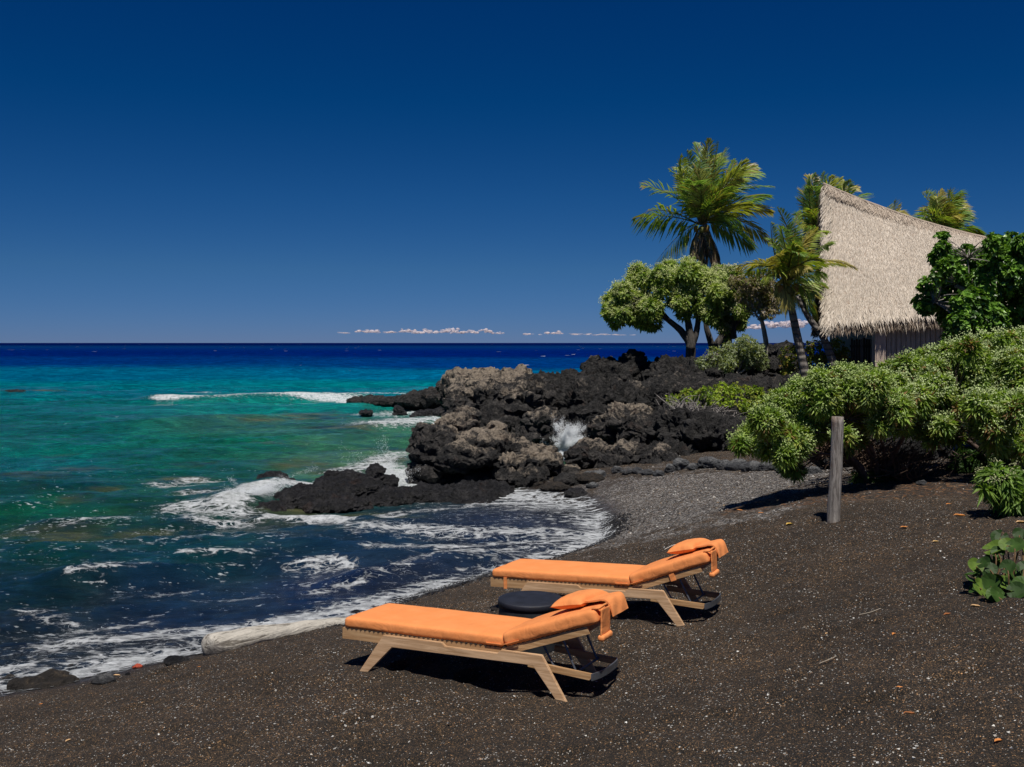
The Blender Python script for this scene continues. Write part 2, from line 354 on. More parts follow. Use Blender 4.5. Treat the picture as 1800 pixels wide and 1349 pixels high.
cp += [(1.5, 26.5, .22), (2.7, 24.8, .42), (3, 27, .38), (4.2, 28, .45), (5.2, 28.5, .5), (5.4, 25.5, .75), (4.4, 23.5, .68), (6.5, 23, .9), (5.5, 20.1, 1.0), (5.9, 15.5, 1.38), (5.6, 17.5, 1.3), (3.76, 12, 1.45), (3.35, 15.3, 1.08), (2.6, 19, .5),
       (3.8, 7.7, 1.6), (2.4, 4.9, 1.5), (0, 6.2, 1.0), (-3.6, 7.3, .52), (-4.5, 9.1, .28), (-6, 7.5, .25), (0, 0, 1.2), (-6, 2, .8), (7, 0, 1.9), (0, -15, 1.8),
       (-6, 13, -.5), (-3, 16, -.6), (-10, 20, -2), (0, 19, -.35), (-2, 21, -.35), (-2.5, 24, -.15), (-1, 25.5, -.1), (-8, 10, -.4), (-14, 9, -1),
       (6.5, 31, .9), (11, 26, 1.7), (9, 19, 1.5), (8, 12, 1.7), (14, 36, 2.0), (9, 45, 1.2), (20, 45, 2.0), (35, 50, 2.4), (20, 25, 2.3),
       (1.7, 31.5, -.5), (.3, 32, -.6), (-2, 36, -1), (-5, 30, -1.2), (-12, 40, -2.5), (-4, 60, -1.5), (5, 60, -1.5), (12, 70, -1), (30, 80, .5), (-30, 80, -5), (0, 110, -5), (40, 120, -2), (-40, 30, -5), (60, 40, 2)]
cp = np.array(cp)
def _phi(a, b):
    r2 = ((a[:, None]-b[None])**2).sum(-1); return .5*r2*np.log(r2+1e-9)
_n = len(cp); _K = _phi(cp[:, :2], cp[:, :2])+np.eye(_n)*.02; _Pm = np.c_[np.ones(_n), cp[:, :2]]
_A = np.zeros((_n+3, _n+3)); _A[:_n, :_n] = _K; _A[:_n, _n:] = _Pm; _A[_n:, :_n] = _Pm.T
_w = np.linalg.solve(_A, np.r_[cp[:, 2], np.zeros(3)])
def terrain0(x, y):
    out = np.empty(len(x))
    for k in range(0, len(x), 40000):
        q = np.stack([x[k:k+40000], y[k:k+40000]], 1); out[k:k+40000] = _phi(q, cp[:, :2])@_w[:_n]+_w[_n]+q@_w[_n+1:]
    return out
def terrain(x, y):
    x = np.atleast_1d(np.asarray(x, float)); y = np.atleast_1d(np.asarray(y, float))
    z = terrain0(x, y); p = xy0(x, y)
    dry = np.clip((z-.05)/.3, 0, 1)
    z = z+dry*(.04*fbm(p*.7, 2, 3)+.040*fbm(p*2.3, 3, 5)*np.clip(20/np.maximum(y, 8), .4, 1)+.026*fbm(p*5.5, 3, 8))
    return np.clip(z, -6, 8)
def T(x, y): return float(terrain([x], [y])[0])
def axis(parts):
    out = []
    for a, b, s in parts: out.append(np.arange(a, b, s))
    return np.concatenate(out)
def geo(a, b, s0, g):
    o = [a]; s = s0
    while o[-1] < b: o.append(o[-1]+s); s *= g
    return np.array(o)
xr = geo(8, 120, .05, 1.12); xl = -geo(6, 120, .05, 1.12)[::-1]
xs = np.concatenate([xl, np.arange(-5.97, 7.98, .032), xr]); ys = np.concatenate([np.arange(-30, 3, 3.), np.arange(3, 11, .034), geo(11, 150, .036, 1.0105)])
GX, GY = np.meshgrid(xs, ys); gx, gy = GX.ravel(), GY.ravel()
gz = terrain(gx, gy)
def bump2(px, py, z, rx, ry, rot=0):
    c = PZ(px, py, z); dx, dy = gx-c[0], gy-c[1]; a = math.radians(rot); u = (dx*math.cos(a)+dy*math.sin(a))/rx; v = (-dx*math.sin(a)+dy*math.cos(a))/ry
    return np.exp(-(u*u+v*v))
gravel = .75*bump2(1180, 860, .6, 2.2, 5.5, 12)+.55*bump2(1330, 850, .9, 3, 4)+.5*bump2(1380, 905, 1.2, 2.4, 1.0)+.35*bump2(1010, 990, .25, 1.2, 2., -35)+.45*bump2(1150, 935, .5, 1.2, 2)+.14*bump2(1400, 1060, 1.3, 1.6, .7)
litter = .8*bump2(1520, 880, 1.25, 2.0, 1.1)+.75*bump2(1650, 870, 1.4, 1.8, 1.5)+.55*bump2(1340, 892, 1.1, .8, .6)+.3*bump2(1440, 890, 1.2, 1.5, .8)
wn = fbm(xy0(gx, gy)*1.3, 3, 31)*.05
fr_ = np.random.default_rng(77)
for _k in range(150):      # soft old footprints and scuffs
    fy = 5.5+fr_.random()**1.2*8; fx = (fr_.random()*.9-.42)*fy; fa = fr_.uniform(0, 3.14); near_ = (np.abs(gx-fx) < .5)&(np.abs(gy-fy) < .5); dx, dy = gx[near_]-fx, gy[near_]-fy
    u_ = (dx*math.cos(fa)+dy*math.sin(fa))/.15; v_ = (-dx*math.sin(fa)+dy*math.cos(fa))/.075; r2_ = u_*u_+v_*v_
    gz[near_] += (-.042*np.exp(-r2_)+.018*np.exp(-(np.sqrt(r2_)-1.5)**2*4))*fr_.uniform(.5, 1.1)*(gz[near_] > .12)
wet = np.clip(1-(gz+wn-.07)/.10, 0, 1)+.7*bump2(900, 868, .0, 2.6, 1.6)+.0
me = mesh('ground', np.stack([gx, gy, gz], 1), grid_faces(len(ys), len(xs)), m_sand(), attrs=dict(gravel=np.clip(gravel, 0, 1), litter=litter, wet=np.clip(wet, 0, 1)), smooth=True)
ground = tag(link('ground', me), 'dark brown and black sand beach strewn with white shell chips, sloping down to the sea', kind='structure')

# ------------------------------------------------------------------ sea
us = np.concatenate([np.linspace(-2.2, -.62, 70)[:-1], np.linspace(-.62, .55, 640), np.linspace(.55, 1.6, 40)[1:]])
yr = [7.0]
while yr[-1] < 30000: yr.append(yr[-1]*(1.0042 if yr[-1] < 75 else (1.008 if yr[-1] < 400 else 1.05)))
yr = np.array(yr); U, Y = np.meshgrid(us, yr); sx, sy = (U*Y).ravel(), Y.ravel(); q = xy0(sx, sy)
dep0 = np.full(len(sx), 6.); near = (sy < 140)&(np.abs(sx) < 110); dep0[near] = -terrain(sx[near], sy[near])
hw = np.zeros(len(sx)); rw = np.random.default_rng(3)
wx = sx+.8*gnoise(q*.35, 41); wy = sy+.8*gnoise(q*.35+5, 42)
for k in range(16):
    lam = .7*1.21**k; th = math.radians(-72+rw.normal()*24); kx, ky = math.cos(th), math.sin(th)
    ph = (wx*kx+wy*ky)/lam*2*math.pi+rw.uniform(0, 9); s_ = .5+.5*np.sin(ph)
    hw += (s_**1.6*2-1)*.0085*lam**.85*np.clip(1.6-sy/(lam*110), 0, 1)
hw *= .75+.5*gnoise(q*.12, 51); hw *= .85+.35*np.clip((sy-12)/20, 0, 1)
nr_ = sy < 60; chop = np.zeros(len(sx)); chop[nr_] = fbm(q[nr_]*np.array([1.1, 2.0, 1]), 3, 121, .6, ridged=True)*.030+fbm(q[nr_]*np.array([.45, .9, 1]), 2, 131, .5, ridged=True)*.05; hw += chop*np.clip((60-sy)/20, 0, 1)
hw *= np.clip(dep0/.35, .12, 1)
def seg(x0, y0, x1, y1, wid, amt, wx_=1.):
    a, b = PZ(x0, y0), PZ(x1, y1); ax, ay = a[0]*wx_, a[1]; bx, by = b[0]*wx_, b[1]; px_, py_ = sx*wx_, sy
    t = np.clip(((px_-ax)*(bx-ax)+(py_-ay)*(by-ay))/((bx-ax)**2+(by-ay)**2+1e-9), 0, 1)
    d = np.hypot(px_-ax-t*(bx-ax), py_-ay-t*(by-ay)); return amt*np.exp(-(d/wid)**2)
foam = np.zeros(len(sx))
SEG = [(285, 704, 400, 701, .9, .95), (400, 701, 480, 700, 1.4, 1.1), (480, 700, 625, 702, 1.1, 1.05), (300, 702, 620, 699, 2.2, .6), (620, 703, 720, 708, 1.4, .95), (500, 690, 600, 693, 1.2, .5), (600, 690, 770, 688, 1.2, .6), (690, 745, 800, 738, 2.2, .85), (700, 725, 790, 718, 2.2, .7), (650, 725, 700, 720, 1.5, .6),
       (400, 893, 455, 868, .55, 1.05), (455, 868, 575, 848, .5, .95), (440, 845, 330, 838, .5, .66), (330, 838, 300, 850, .5, .6), (330, 895, 400, 900, .9, .72), (350, 915, 420, 920, .6, .68), (490, 912, 600, 918, .36, 1.0), (590, 915, 700, 905, .4, .75),
       (660, 815, 735, 850, .8, .95), (600, 830, 700, 800, .8, .68), (700, 855, 760, 862, .5, .9), (640, 905, 900, 882, .4, .6), (830, 884, 990, 884, .25, .9), (900, 900, 1010, 900, .4, .58), (640, 935, 1040, 945, .75, .68),
       (660, 960, 1050, 955, .4, .6), (525, 991, 585, 988, .13, .92), (515, 996, 610, 993, .32, .62), (385, 978, 420, 976, .09, .9), (320, 981, 440, 977, .18, .6), (200, 1006, 235, 1000, .09, .92), (130, 1014, 250, 1003, .22, .62), (150, 922, 200, 917, .14, .85), (120, 926, 260, 916, .3, .58), (90, 868, 250, 860, .4, .5), (200, 1040, 330, 1030, .2, .5), (40, 1060, 120, 1080, .25, .55), (330, 1045, 480, 1040, .2, .45), (130, 1090, 260, 1080, .25, .6),
       (0, 1177, 30, 1172, .25, 1.0), (820, 985, 950, 960, .4, .58), (700, 1000, 860, 975, .3, .56), (560, 1030, 700, 1008, .3, .55), (985, 800, 1030, 775, 1.6, 1.05), (940, 790, 1000, 800, 1.4, .95),
       (550, 1085, 670, 1056, .5, .85), (300, 1110, 560, 1078, .4, .8), (100, 1130, 300, 1105, .45, .72), (130, 745, 300, 742, .8, .42), (0, 690, 60, 688, 1.2, .55), (330, 688, 420, 690, 1., .5), (330, 870, 380, 872, .5, .6), (270, 845, 330, 855, .5, .58)]
for s_ in SEG: foam = np.maximum(foam, seg(*s_))
d = dep0
shorefoam = np.where(sy < 27, .46*np.exp(-(np.maximum(d, 0)/.15)**2)+.44*np.exp(-(np.maximum(d,0)/.40)**2), .5*np.exp(-(d/.3)**2))
shorefoam *= np.clip(.82+.35*gnoise(q*np.array([.5, 1.1, 1])*.9, 61), .5, 1.2)
foam = np.maximum(foam, shorefoam); foam = np.where(d < -.015, foam-np.clip((-d-.015)*4, 0, 1), foam)
lacebay = .34*np.exp(-(((sx+.3)/3.2)**2+((sy-20.5)/3.6)**2)); foam = np.maximum(foam, lacebay)
foam += .22*fbm(q*np.array([.5, 1.3, 1]), 4, 71)*np.clip(foam*2, 0, 1)
# low breaking ridges under the small wavelets
for (a0, b0, a1, b1, wd, h_) in [(480, 990, 700, 982, .32, .15), (120, 1012, 330, 1000, .35, .16), (330, 980, 480, 974, .25, .12), (395, 890, 480, 858, .6, .2), (470, 912, 640, 918, .35, .14), (280, 703, 640, 700, 1.3, .35), (100, 922, 330, 915, .5, .1), (850, 975, 640, 1010, .35, .06), (620, 1015, 860, 985, .3, .08), (0, 880, 400, 855, .7, .10)]:
    hw += seg(a0, b0, a1, b1, wd, h_)
tz = -dep0
sz = np.where(near, np.maximum(hw, np.where(tz > -.12, tz+.012, -9)), hw)
rfk = [(550, 725, .34), (330, 735, .25), (600, 750, .36), (600, 825, .36), (500, 815, .34), (330, 815, .24), (60, 835, .34), (160, 825, .3), (620, 905, .34), (700, 915, .28), (480, 925, .3), (380, 895, .32), (150, 885, .28), (200, 860, .3), (300, 840, .3), (100, 800, .25), (560, 735, .38), (500, 780, .28), (450, 740, .3), (650, 790, .35), (420, 800, .15), (700, 810, .34), (600, 930, .28), (850, 925, .1), (350, 870, .25), (120, 940, .4), (250, 940, .35), (40, 935, .35), (500, 900, .36), (30, 687, .5), (640, 760, .33)]
reef = np.zeros(len(sx))
for x_, y_, a_ in rfk:
    c = PZ(x_, y_); reef = np.maximum(reef, a_*1.5*np.exp(-(((sx-c[0])/(c[1]*.055))**2+((sy-c[1])/(c[1]*.045))**2)))
keys = [(900, 605, 0, 16, 70), (0, 605, 0, 16, 70), (0, 622, 0, 26, 92), (900, 622, 0, 26, 95), (100, 635, 0, 42, 104), (900, 641, 0, 48, 110), (100, 660, 0, 84, 118), (800, 660, 0, 88, 128), (100, 685, 0, 98, 112), (700, 682, 0, 110, 122),
        (100, 715, 0, 92, 92), (500, 715, 12, 118, 112), (100, 745, 2, 90, 82), (500, 745, 50, 100, 84), (100, 775, 3, 95, 85), (400, 775, 5, 92, 72), (650, 775, 55, 105, 80), (60, 815, 0, 98, 98), (300, 815, 12, 84, 72), (650, 815, 70, 108, 78),
        (60, 850, 10, 70, 62), (350, 860, 30, 82, 66), (60, 895, 6, 80, 62), (300, 905, 28, 70, 50), (60, 935, 22, 55, 38), (350, 930, 22, 58, 58), (550, 940, 22, 52, 68), (60, 975, 14, 62, 56), (300, 975, 14, 56, 64), (650, 960, 26, 50, 74), (900, 930, 36, 50, 76),
        (60, 1030, 22, 48, 56), (300, 1030, 24, 46, 70), (600, 1030, 28, 44, 76), (60, 1090, 32, 44, 54), (300, 1090, 32, 46, 70), (60, 1150, 44, 46, 50), (300, 1130, 44, 46, 52), (700, 1035, 40, 48, 68), (1000, 930, 44, 50, 68), (1030, 900, 40, 44, 54)]
kp = np.array([[(k[0]-900)/F_PX*5, math.log(CAM_H*F_PX/(k[1]-HOR))*4] for k in keys]); kc = np.array([lin(*k[2:], 1.08) for k in keys])
sp = np.stack([np.clip(U.ravel(), -.5, .1)*5, np.log(np.minimum(sy, 3200))*4], 1); wc_ = np.zeros((len(sx), 3)); ws = np.zeros(len(sx))
for k in range(len(keys)):
    w_ = 1/(((sp-kp[k])**2).sum(1)+.02)**2; wc_ += w_[:, None]*kc[k]; ws += w_
wc_ /= ws[:, None]
glint = np.clip(.55+.6*fbm(q*np.array([.12, .3, 1]), 3, 81), 0, 1)*np.clip((34-sy)/14, 0, 1)*np.clip(d/.2, 0, 1)  # where sun glints are painted into the near water colour
cap = np.clip((sy-45)/60, 0, 1)*np.clip(1.2-sy/2500, .85, 1)
Fq = grid_faces(len(yr), len(us))
keep = (dep0[Fq].max(1) > -.16); Fq = Fq[keep]
used = np.zeros(len(sx), bool); used[Fq.ravel()] = True; re = np.cumsum(used)-1; Fq = re[Fq]
me = mesh('sea', np.stack([sx, sy, sz], 1)[used], Fq, m_water(), wc_[used], dict(foam=np.clip(foam, 0, 1.1)[used], depth=(sz-tz)[used]*(dep0[used] > -.0)+dep0[used]*(dep0[used] <= 0), reef=reef[used], glint=glint[used], cap=cap[used]), smooth=True)
sea = tag(link('sea', me), 'sea turning from dark shallows through green and teal to navy at the horizon', kind='structure')
# ------------------------------------------------------------------ sun loungers
WOOD = m_wood('pale_teak', (.42, .25, .13), (.66, .44, .265)); WOOD2 = m_wood('worn_teak', (.34, .185, .08), (.52, .33, .17))
FAB = m_fabric(); METAL = m_plain('grey_metal', (.12, .13, .15), .45, .6); CORD = m_plain('woven_cord', (.05, .038, .03), .9, bs=80)
def extr(mb, poly, v0, v1, bev=.004):
    bm = bmesh.new(); vs = [bm.verts.new((u, v0, z)) for u, z in poly]; f = bm.faces.new(vs)
    r = bmesh.ops.extrude_face_region(bm, geom=[f]); bmesh.ops.translate(bm, vec=(0, v1-v0, 0), verts=[e for e in r['geom'] if isinstance(e, bmesh.types.BMVert)])
    bmesh.ops.recalc_face_normals(bm, faces=bm.faces)
    bmesh.ops.bevel(bm, geom=list(bm.edges), offset=bev, segments=2, affect='EDGES', clamp_overlap=True)
    bmesh.ops.triangulate(bm, faces=bm.faces)
    bm.verts.index_update(); mb.add(np.array([v.co[:] for v in bm.verts]), np.array([[v.index for v in f.verts] for f in bm.faces])); bm.free()
def rbox(L, W, H, r, n=(60, 26, 8), puff=.0, seed=0, wr=.004):
    # rounded soft box, origin at one lower corner
    fs = []; V = []; off = 0; lo = np.array([0, 0, 0.]); hi = np.array([L, W, H])
    for ax in range(3):
        a, b = [k for k in range(3) if k != ax]
        for side in (0, 1):
            A, B = np.meshgrid(np.linspace(0, 1, n[a]+1), np.linspace(0, 1, n[b]+1), indexing='ij')
            p = np.zeros((A.size, 3)); p[:, a] = A.ravel()*hi[a]; p[:, b] = B.ravel()*hi[b]; p[:, ax] = side*hi[ax]
            f = grid_faces(n[a]+1, n[b]+1)
            if (side == 1) != (ax == 1): f = f[:, ::-1]
            V.append(p); fs.append(f+off); off += len(p)
    V = np.vstack(V); F_ = np.vstack(fs)
    key = np.round(V*1e5).astype(np.int64); _, idx, inv = np.unique(key, axis=0, return_index=True, return_inverse=True); inv = inv.ravel()
    V = V[idx]; F_ = inv[F_]
    c = np.clip(V, lo+r, hi-r); d_ = V-c; V = c+unit(d_)*np.minimum(np.linalg.norm(d_, axis=1), r)[:, None]
    n_ = unit(V-(lo+hi)/2*np.array([1, 1, 1])-np.array([0, 0, 0]))
    s = np.sin(np.clip(V[:, 0]/L, 0, 1)*np.pi)**.4*np.sin(np.clip(V[:, 1]/W, 0, 1)*np.pi)**.4
    V[:, 2] += (V[:, 2] > H*.6)*puff*s + fbm(V*np.array([4, 6, 3]), 3, seed)*wr*(V[:, 2] > H*.4)
    V[:, 1] += fbm(V*np.array([5, 2, 9])+9, 3, seed+4)*wr*1.2
    return V, F_
def make_lounger(frame, label, tie=False):
    M_, o_ = frame
    root = empty('sun_lounger', (0, 0, 0), label, 'sun lounger', 'orange cushioned sun loungers on the sand')
    root.matrix_world = Matrix.Translation([float(v) for v in o_])@Matrix(M_.tolist()).to_4x4()
    W_, L1, L2, ba, zc, th = .663, 1.44, .86, math.radians(18.7), .413, .088
    ca, sa = math.cos(ba), math.sin(ba)
    Mb = np.eye(4); Mb[:3, 0] = (ca, 0, sa); Mb[:3, 2] = (-sa, 0, ca); Mb[:3, 3] = (L1+.0, 0, zc-th)
    for v0 in (-.035, W_+.005):
        mb = MB(); poly = [(.150, -.03), (.222, -.03), (.475, .222), (1.70, .226), (1.912, -.03), (1.988, -.03), (1.773, .311), (1.436, .311), (1.405, .284), (.955, .284), (.925, .311), (.392, .311)]
        extr(mb, poly, v0, v0+.03); mb.build('side_frame', WOOD, root)
    mb = MB()
    for v0 in (.0, W_-.03): box(mb, (-.02, v0, .235), (L1-.02, v0+.028, .322))
    for u0 in (-.02, .7, L1-.06): box(mb, (u0+.001, .029, .245), (u0+.035, W_-.031, .318))
    mb.build('bed_frame', WOOD2, root)
    mb = MB()
    for u0 in np.arange(.02, L1-.05, .042):
        box(mb, (u0, -.004, .3225), (u0+.024, W_+.002, .3275)); box(mb, (u0+.006, -.003, .308), (u0+.011, -.0005, .322)); box(mb, (u0+.006, W_-.0015, .308), (u0+.011, W_+.001, .322))
    mb.build('cord_webbing', CORD, root)
    Mr = Mb.copy(); Mr[:3, 3] = (L1-.04, 0, zc-th-.03)
    mb = MB()
    for v0 in (.012, W_-.04): box(mb, (0, v0, -.045), (L2-.10, v0+.028, .012), Mr)
    for u0 in (.03, L2-.18): box(mb, (u0, .041, -.04), (u0+.035, W_-.041, .008), Mr)
    br = mb.build('backrest_frame', WOOD2, root)
    mb = MB()
    for u0 in np.arange(.04, L2-.14, .042): box(mb, (u0, .008, .0125), (u0+.024, W_-.008, .0175), Mr)
    mb.build('backrest_webbing', CORD, root)
    # cushions
    V, F_ = rbox(L1+.01, W_+.02, th, .03, puff=.012, seed=3); mb = MB(); mb.add(V+np.array([-.005, -.01, zc-th-.004]), F_)
    # seam ridge
    mb.build('seat_cushion', FAB, root, smooth=True)
    V, F_ = rbox(L2-.06, W_+.02, .105, .034, n=(40, 26, 8), puff=.018, seed=9, wr=.007); V = V+np.array([.012, -.01, -.004]); V = V@Mb[:3, :3].T+Mb[:3, 3]
    mb = MB(); mb.add(V, F_); bc = mb.build('back_cushion', FAB, root, smooth=True)
    # zipped seam flaps at the hinge
    mb = MB()
    box(mb, (L1-.14, -.019, zc-th+.02), (L1-.005, -.0105, zc-th+.026)); box(mb, (.02, -.019, .018), (.15, -.0105, .024), Mb)
    mb.build('piping', FAB, root)
    # pillow: soft square with pinched corners
    g = np.linspace(-1, 1, 31); A, B = np.meshgrid(g, g, indexing='ij'); A, B = A.ravel(), B.ravel()
    prof = (np.clip(1-A**4, 0, 1)*np.clip(1-B**4, 0, 1))**.55; pin = 1-.09*(1-A*A*B*B)*np.maximum(A*A, B*B)
    top = np.stack([A*.135*pin, B*.25*pin, prof*.058+.004*fbm(np.stack([A*2, B*3, A*0], 1), 3, 5)], 1); bot = top*np.array([1, 1, -.75])
    F1 = grid_faces(31, 31); V = np.vstack([top, bot]); F2 = F1[:, ::-1]+len(top)
    Mp = Mb@np.array(Matrix.Translation((.56, W_/2+.05, .165))@Matrix.Rotation(math.radians(8), 4, 'Y')@Matrix.Rotation(math.radians(-6), 4, 'Z'))
    V = V@Mp[:3, :3].T+Mp[:3, 3]; mb = MB(); mb.add(V, np.vstack([F1[:, ::-1], F2[:, ::-1]])); pil = mb.build('pillow', FAB, root, smooth=True)
    # broad strap over the head end with a hanging weighted pocket
    path = np.array([(.66, .150), (.74, .136), (.80, .130), (.835, .118), (.85, .085), (.852, .04), (.85, .0)]); path = spline(np.c_[path[:, 0], path[:, 0]*0, path[:, 1]], 6)[:, (0, 2)]
    vv = np.linspace(.20, W_-.12, 24); nn = len(path); S1 = []
    for off in (0., .012):
        for i_, (a_, c_) in enumerate(path):
            tng = path[min(i_+1, nn-1)]-path[max(i_-1, 0)]; nr = np.array([-tng[1], tng[0]])/np.linalg.norm(tng)
            for v_ in vv:
                k_ = .003*math.sin(v_*30+i_*.25)*min(1, i_/20); S1.append((a_+nr[0]*(off+k_), v_, c_+nr[1]*(off+k_)))
    S1 = np.array(S1); Fa = grid_faces(nn, len(vv)); Fs_ = np.vstack([Fa[:, ::-1], Fa+nn*len(vv)])
    m_ = nn*len(vv); e1 = np.arange(nn-1)*len(vv); e = []
    for b0 in (0, len(vv)-1): q_ = np.stack([e1+b0, e1+b0+len(vv), e1+b0+len(vv)+m_, e1+b0+m_], 1); e.append(q_ if b0 else q_[:, ::-1])
    mb = MB(); V = S1@Mb[:3, :3].T+Mb[:3, 3]; mb.add(V, np.vstack([Fs_]+e)); st = mb.build('strap', FAB, pil, smooth=False)
    # hanging tongue and its pocket, plumb below the near part of the strap
    base = Mb[:3, :3]@np.array([.84, 0, .08])+Mb[:3, 3]
    V, F_ = rbox(.012, .19, .20, .005, n=(3, 16, 22), seed=2, wr=.006); V = V+np.array([base[0]+.004, .025, base[2]-.19]); mb = MB(); mb.add(V, F_)
    V, F_ = rbox(.055, .21, .048, .02, n=(8, 16, 8), seed=5, wr=.007); V = V+np.array([base[0]-.018, .015, base[2]-.225]); mb.add(V, F_)
    for k in range(3): tube(mb, [(base[0]-.06, .015+k*.012, base[2]+.01), (base[0]-.01, .03+k*.02, base[2]+.015), (base[0]+.012, .07+k*.03, base[2]+.035)], .009, 6)
    mb.build('hanging_pocket', FAB, st, smooth=True)
    # rear trestle: two wooden arms, a grey cross bar, swinging prop
    for v0 in (.055, W_-.08):
        mb = MB(); extr(mb, [(1.62, .235), (1.62, .185), (2.12, .145), (2.14, .165), (2.14, .195)], v0, v0+.024, .003); mb.build('rear_arm', WOOD2, root)
    mb = MB(); mb2 = spline([(2.135, .052, .172), (2.165, .16, .174), (2.175, W_/2, .175), (2.165, W_-.15, .174), (2.135, W_-.056, .172)], 8)
    for k in range(len(mb2)-1):
        a_, b_ = mb2[k], mb2[k+1]; V = np.array([a_+[0, 0, -.025], b_+[0, 0, -.025], b_+[.012, 0, -.025], a_+[.012, 0, -.025], a_+[0, 0, .025], b_+[0, 0, .025], b_+[.012, 0, .025], a_+[.012, 0, .025]])
        mb.add(V, np.array([[0, 3, 2, 1], [4, 5, 6, 7], [0, 1, 5, 4], [2, 3, 7, 6], [1, 2, 6, 5], [0, 4, 7, 3]]))
    mb.build('cross_bar', METAL, root)
    top_ = Mr[:3, :3]@np.array([.5, 0, -.03])+Mr[:3, 3]
    mb = MB()
    for v0 in (.10, W_-.12): tube(mb, [(top_[0], v0, top_[2]), (2.0, v0, .18)], .009, 6)
    tube(mb, [(2.0, .08, .18), (2.0, W_-.08, .18)], .009, 6); tube(mb, [(top_[0]-.16, .09, top_[2]-.05), (1.82, .085, .215), (1.96, .085, .175)], .009, 6)
    mb.build('prop', METAL, root)
    if tie:
        mb = MB(); box(mb, (.13, -.012, .225), (.165, -.0055, .335)); mb.build('tie_strap', FAB, root)
        mb = MB(); box(mb, (.45, .0, -.05), (.50, .0095, .02), Mr); mb.build('tie_strap', FAB, root)
    return root
make_lounger(LA, 'nearer orange cushioned wooden sun lounger, in front of the round black table')
make_lounger(LB, 'farther orange cushioned wooden sun lounger, behind the round black table', True)

# ------------------------------------------------------------------ round black side table
TB = PZ(933, 1052, 1.26); g0 = T(TB[0], TB[1])
tb = empty('side_table', (TB[0], TB[1], g0-.03), 'round black drum side table standing on the sand between the two loungers', 'table')
def lathe(prof, n=64):
    prof = np.array(prof); t = np.linspace(0, 2*np.pi, n, endpoint=False); V = np.stack([prof[:, 0][:, None]*np.cos(t), prof[:, 0][:, None]*np.sin(t), np.repeat(prof[:, 1][:, None], n, 1)], -1).reshape(-1, 3)
    i = np.arange(len(prof)-1)[:, None]*n; j = np.arange(n)[None]; k = (j+1) % n
    return V, np.stack([i+j, i+k, i+n+k, i+n+j], -1).reshape(-1, 4)
TAB = m_plain('black_stone', (.0105, .0125, .021), .62, bs=60, bd=.002, var=.35); h_ = 1.26-g0+.03
mb = MB(); V, F_ = lathe([(.275, 0), (.281, .02), (.281, h_-.06)]); mb.add(V, F_); mb.build('drum', m_plain('lit_black_stone', (.018, .022, .028), .7, bs=60, bd=.002, var=.35), tb, smooth=True)  # drum side coloured lighter than the top, its shading put into the colour
mb = MB(); V, F_ = lathe([(.281, h_-.059), (.287, h_-.055), (.289, h_-.012), (.286, h_-.003), (.281, h_), (.15, h_+.0005), (.0, h_+.0008)]); mb.add(V, F_); mb.build('tabletop', TAB, tb, smooth=True)
t_ = PZ(866, 1073, .85)
mb = MB(); 


# ------------------------------------------------------------------ weathered post
pz = T(3.76, 12.0); mb = MB(); pp = [(3.71, 12.0, pz-.1), (3.725, 12, pz+.25), (3.75, 12, pz+.7), (3.765, 12, pz+1.2)]
tube(mb, spline(pp, 8), np.linspace(.076, .067, 22+3)[:len(spline(pp, 8))], 20, rough=.06, seed=4)
PM = NT('weathered_post'); p_ = PM.pos(); n_ = PM.noise(PM.scale(p_, (14, 14, 1.2)), 3., 6, .7, .6); n2_ = PM.noise(p_, 3.3, 4); 
cc = PM.mix(PM.ss(n_, .35, .65), (.10, .085, .075), (.36, .33, .30)); cc = PM.mix(PM.math('MULTIPLY', PM.ss(n2_, .5, .66), .6), cc, (.17, .10, .065))
PM.set(Base_Color=cc, Roughness=.9, Normal=PM.bump(n_, .02, 1.))
tag(mb.build('wooden_post', PM.m, smooth=True), 'weathered grey round wooden post standing upright in the sand before the bushes', 'post')

# ------------------------------------------------------------------ bleached driftwood log
DW = NT('driftwood'); p_ = DW.pos(); ang = math.atan2(1.25, .95); 
rot = DW.node('ShaderNodeVectorRotate', {'Vector': p_, 'Angle': -ang}, rotation_type='Z_AXIS').outputs[0]
n_ = DW.noise(DW.scale(rot, (.8, 7, 7)), 1.9, 7, .68, .9); n2_ = DW.noise(p_, 6., 5, .6)
cc = DW.mix(DW.ss(n_, .40, .48), (.17, .15, .125), (.50, .465, .41)); cc = DW.mix(DW.ss(n2_, .3, .55), DW.mix(.25, cc, (.56, .53, .475)), cc)
yy = sep(DW, p_, 1); end = DW.math('MULTIPLY', DW.ss(DW.math('ADD', DW.math('MULTIPLY', DW.math('ADD', sep(DW, p_, 2), DW.math('MULTIPLY', yy, 1.0)), 1.), DW.math('MULTIPLY', n2_, .3)), 11.52, 11.40), 1.)
cc = DW.mix(DW.math('MULTIPLY', end, .85), cc, (.085, .075, .072))
DW.set(Base_Color=cc, Roughness=.9, Normal=DW.bump(DW.math('ADD', n_, DW.math('MULTIPLY', DW.noise(p_, 22., 5), .4)), .045, 1.))
pp = spline([(x_, y_, T(x_, y_)+h_) for x_, y_, h_ in [(-3.24, 11.04, .08), (-3.14, 11.16, .08), (-2.85, 11.46, .07), (-2.5, 11.92, .04), (-2.15, 12.33, .03), (-1.85, 12.7, .01)]], 12)
s_ = np.linspace(0, 1, len(pp)); rr = np.interp(s_, [0, .03, .1, .3, .6, .85, 1], [.06, .14, .17, .155, .115, .08, .03])
mb = MB(); tube(mb, pp, rr, 26, rough=.16, seed=14); zc_ = np.interp(mb.v[0][:, 0], pp[:, 0], pp[:, 2]); mb.v[0][:, 2] = zc_+(mb.v[0][:, 2]-zc_)*.78   # flatten
lg = mb.build('driftwood_log', DW.m, smooth=True)
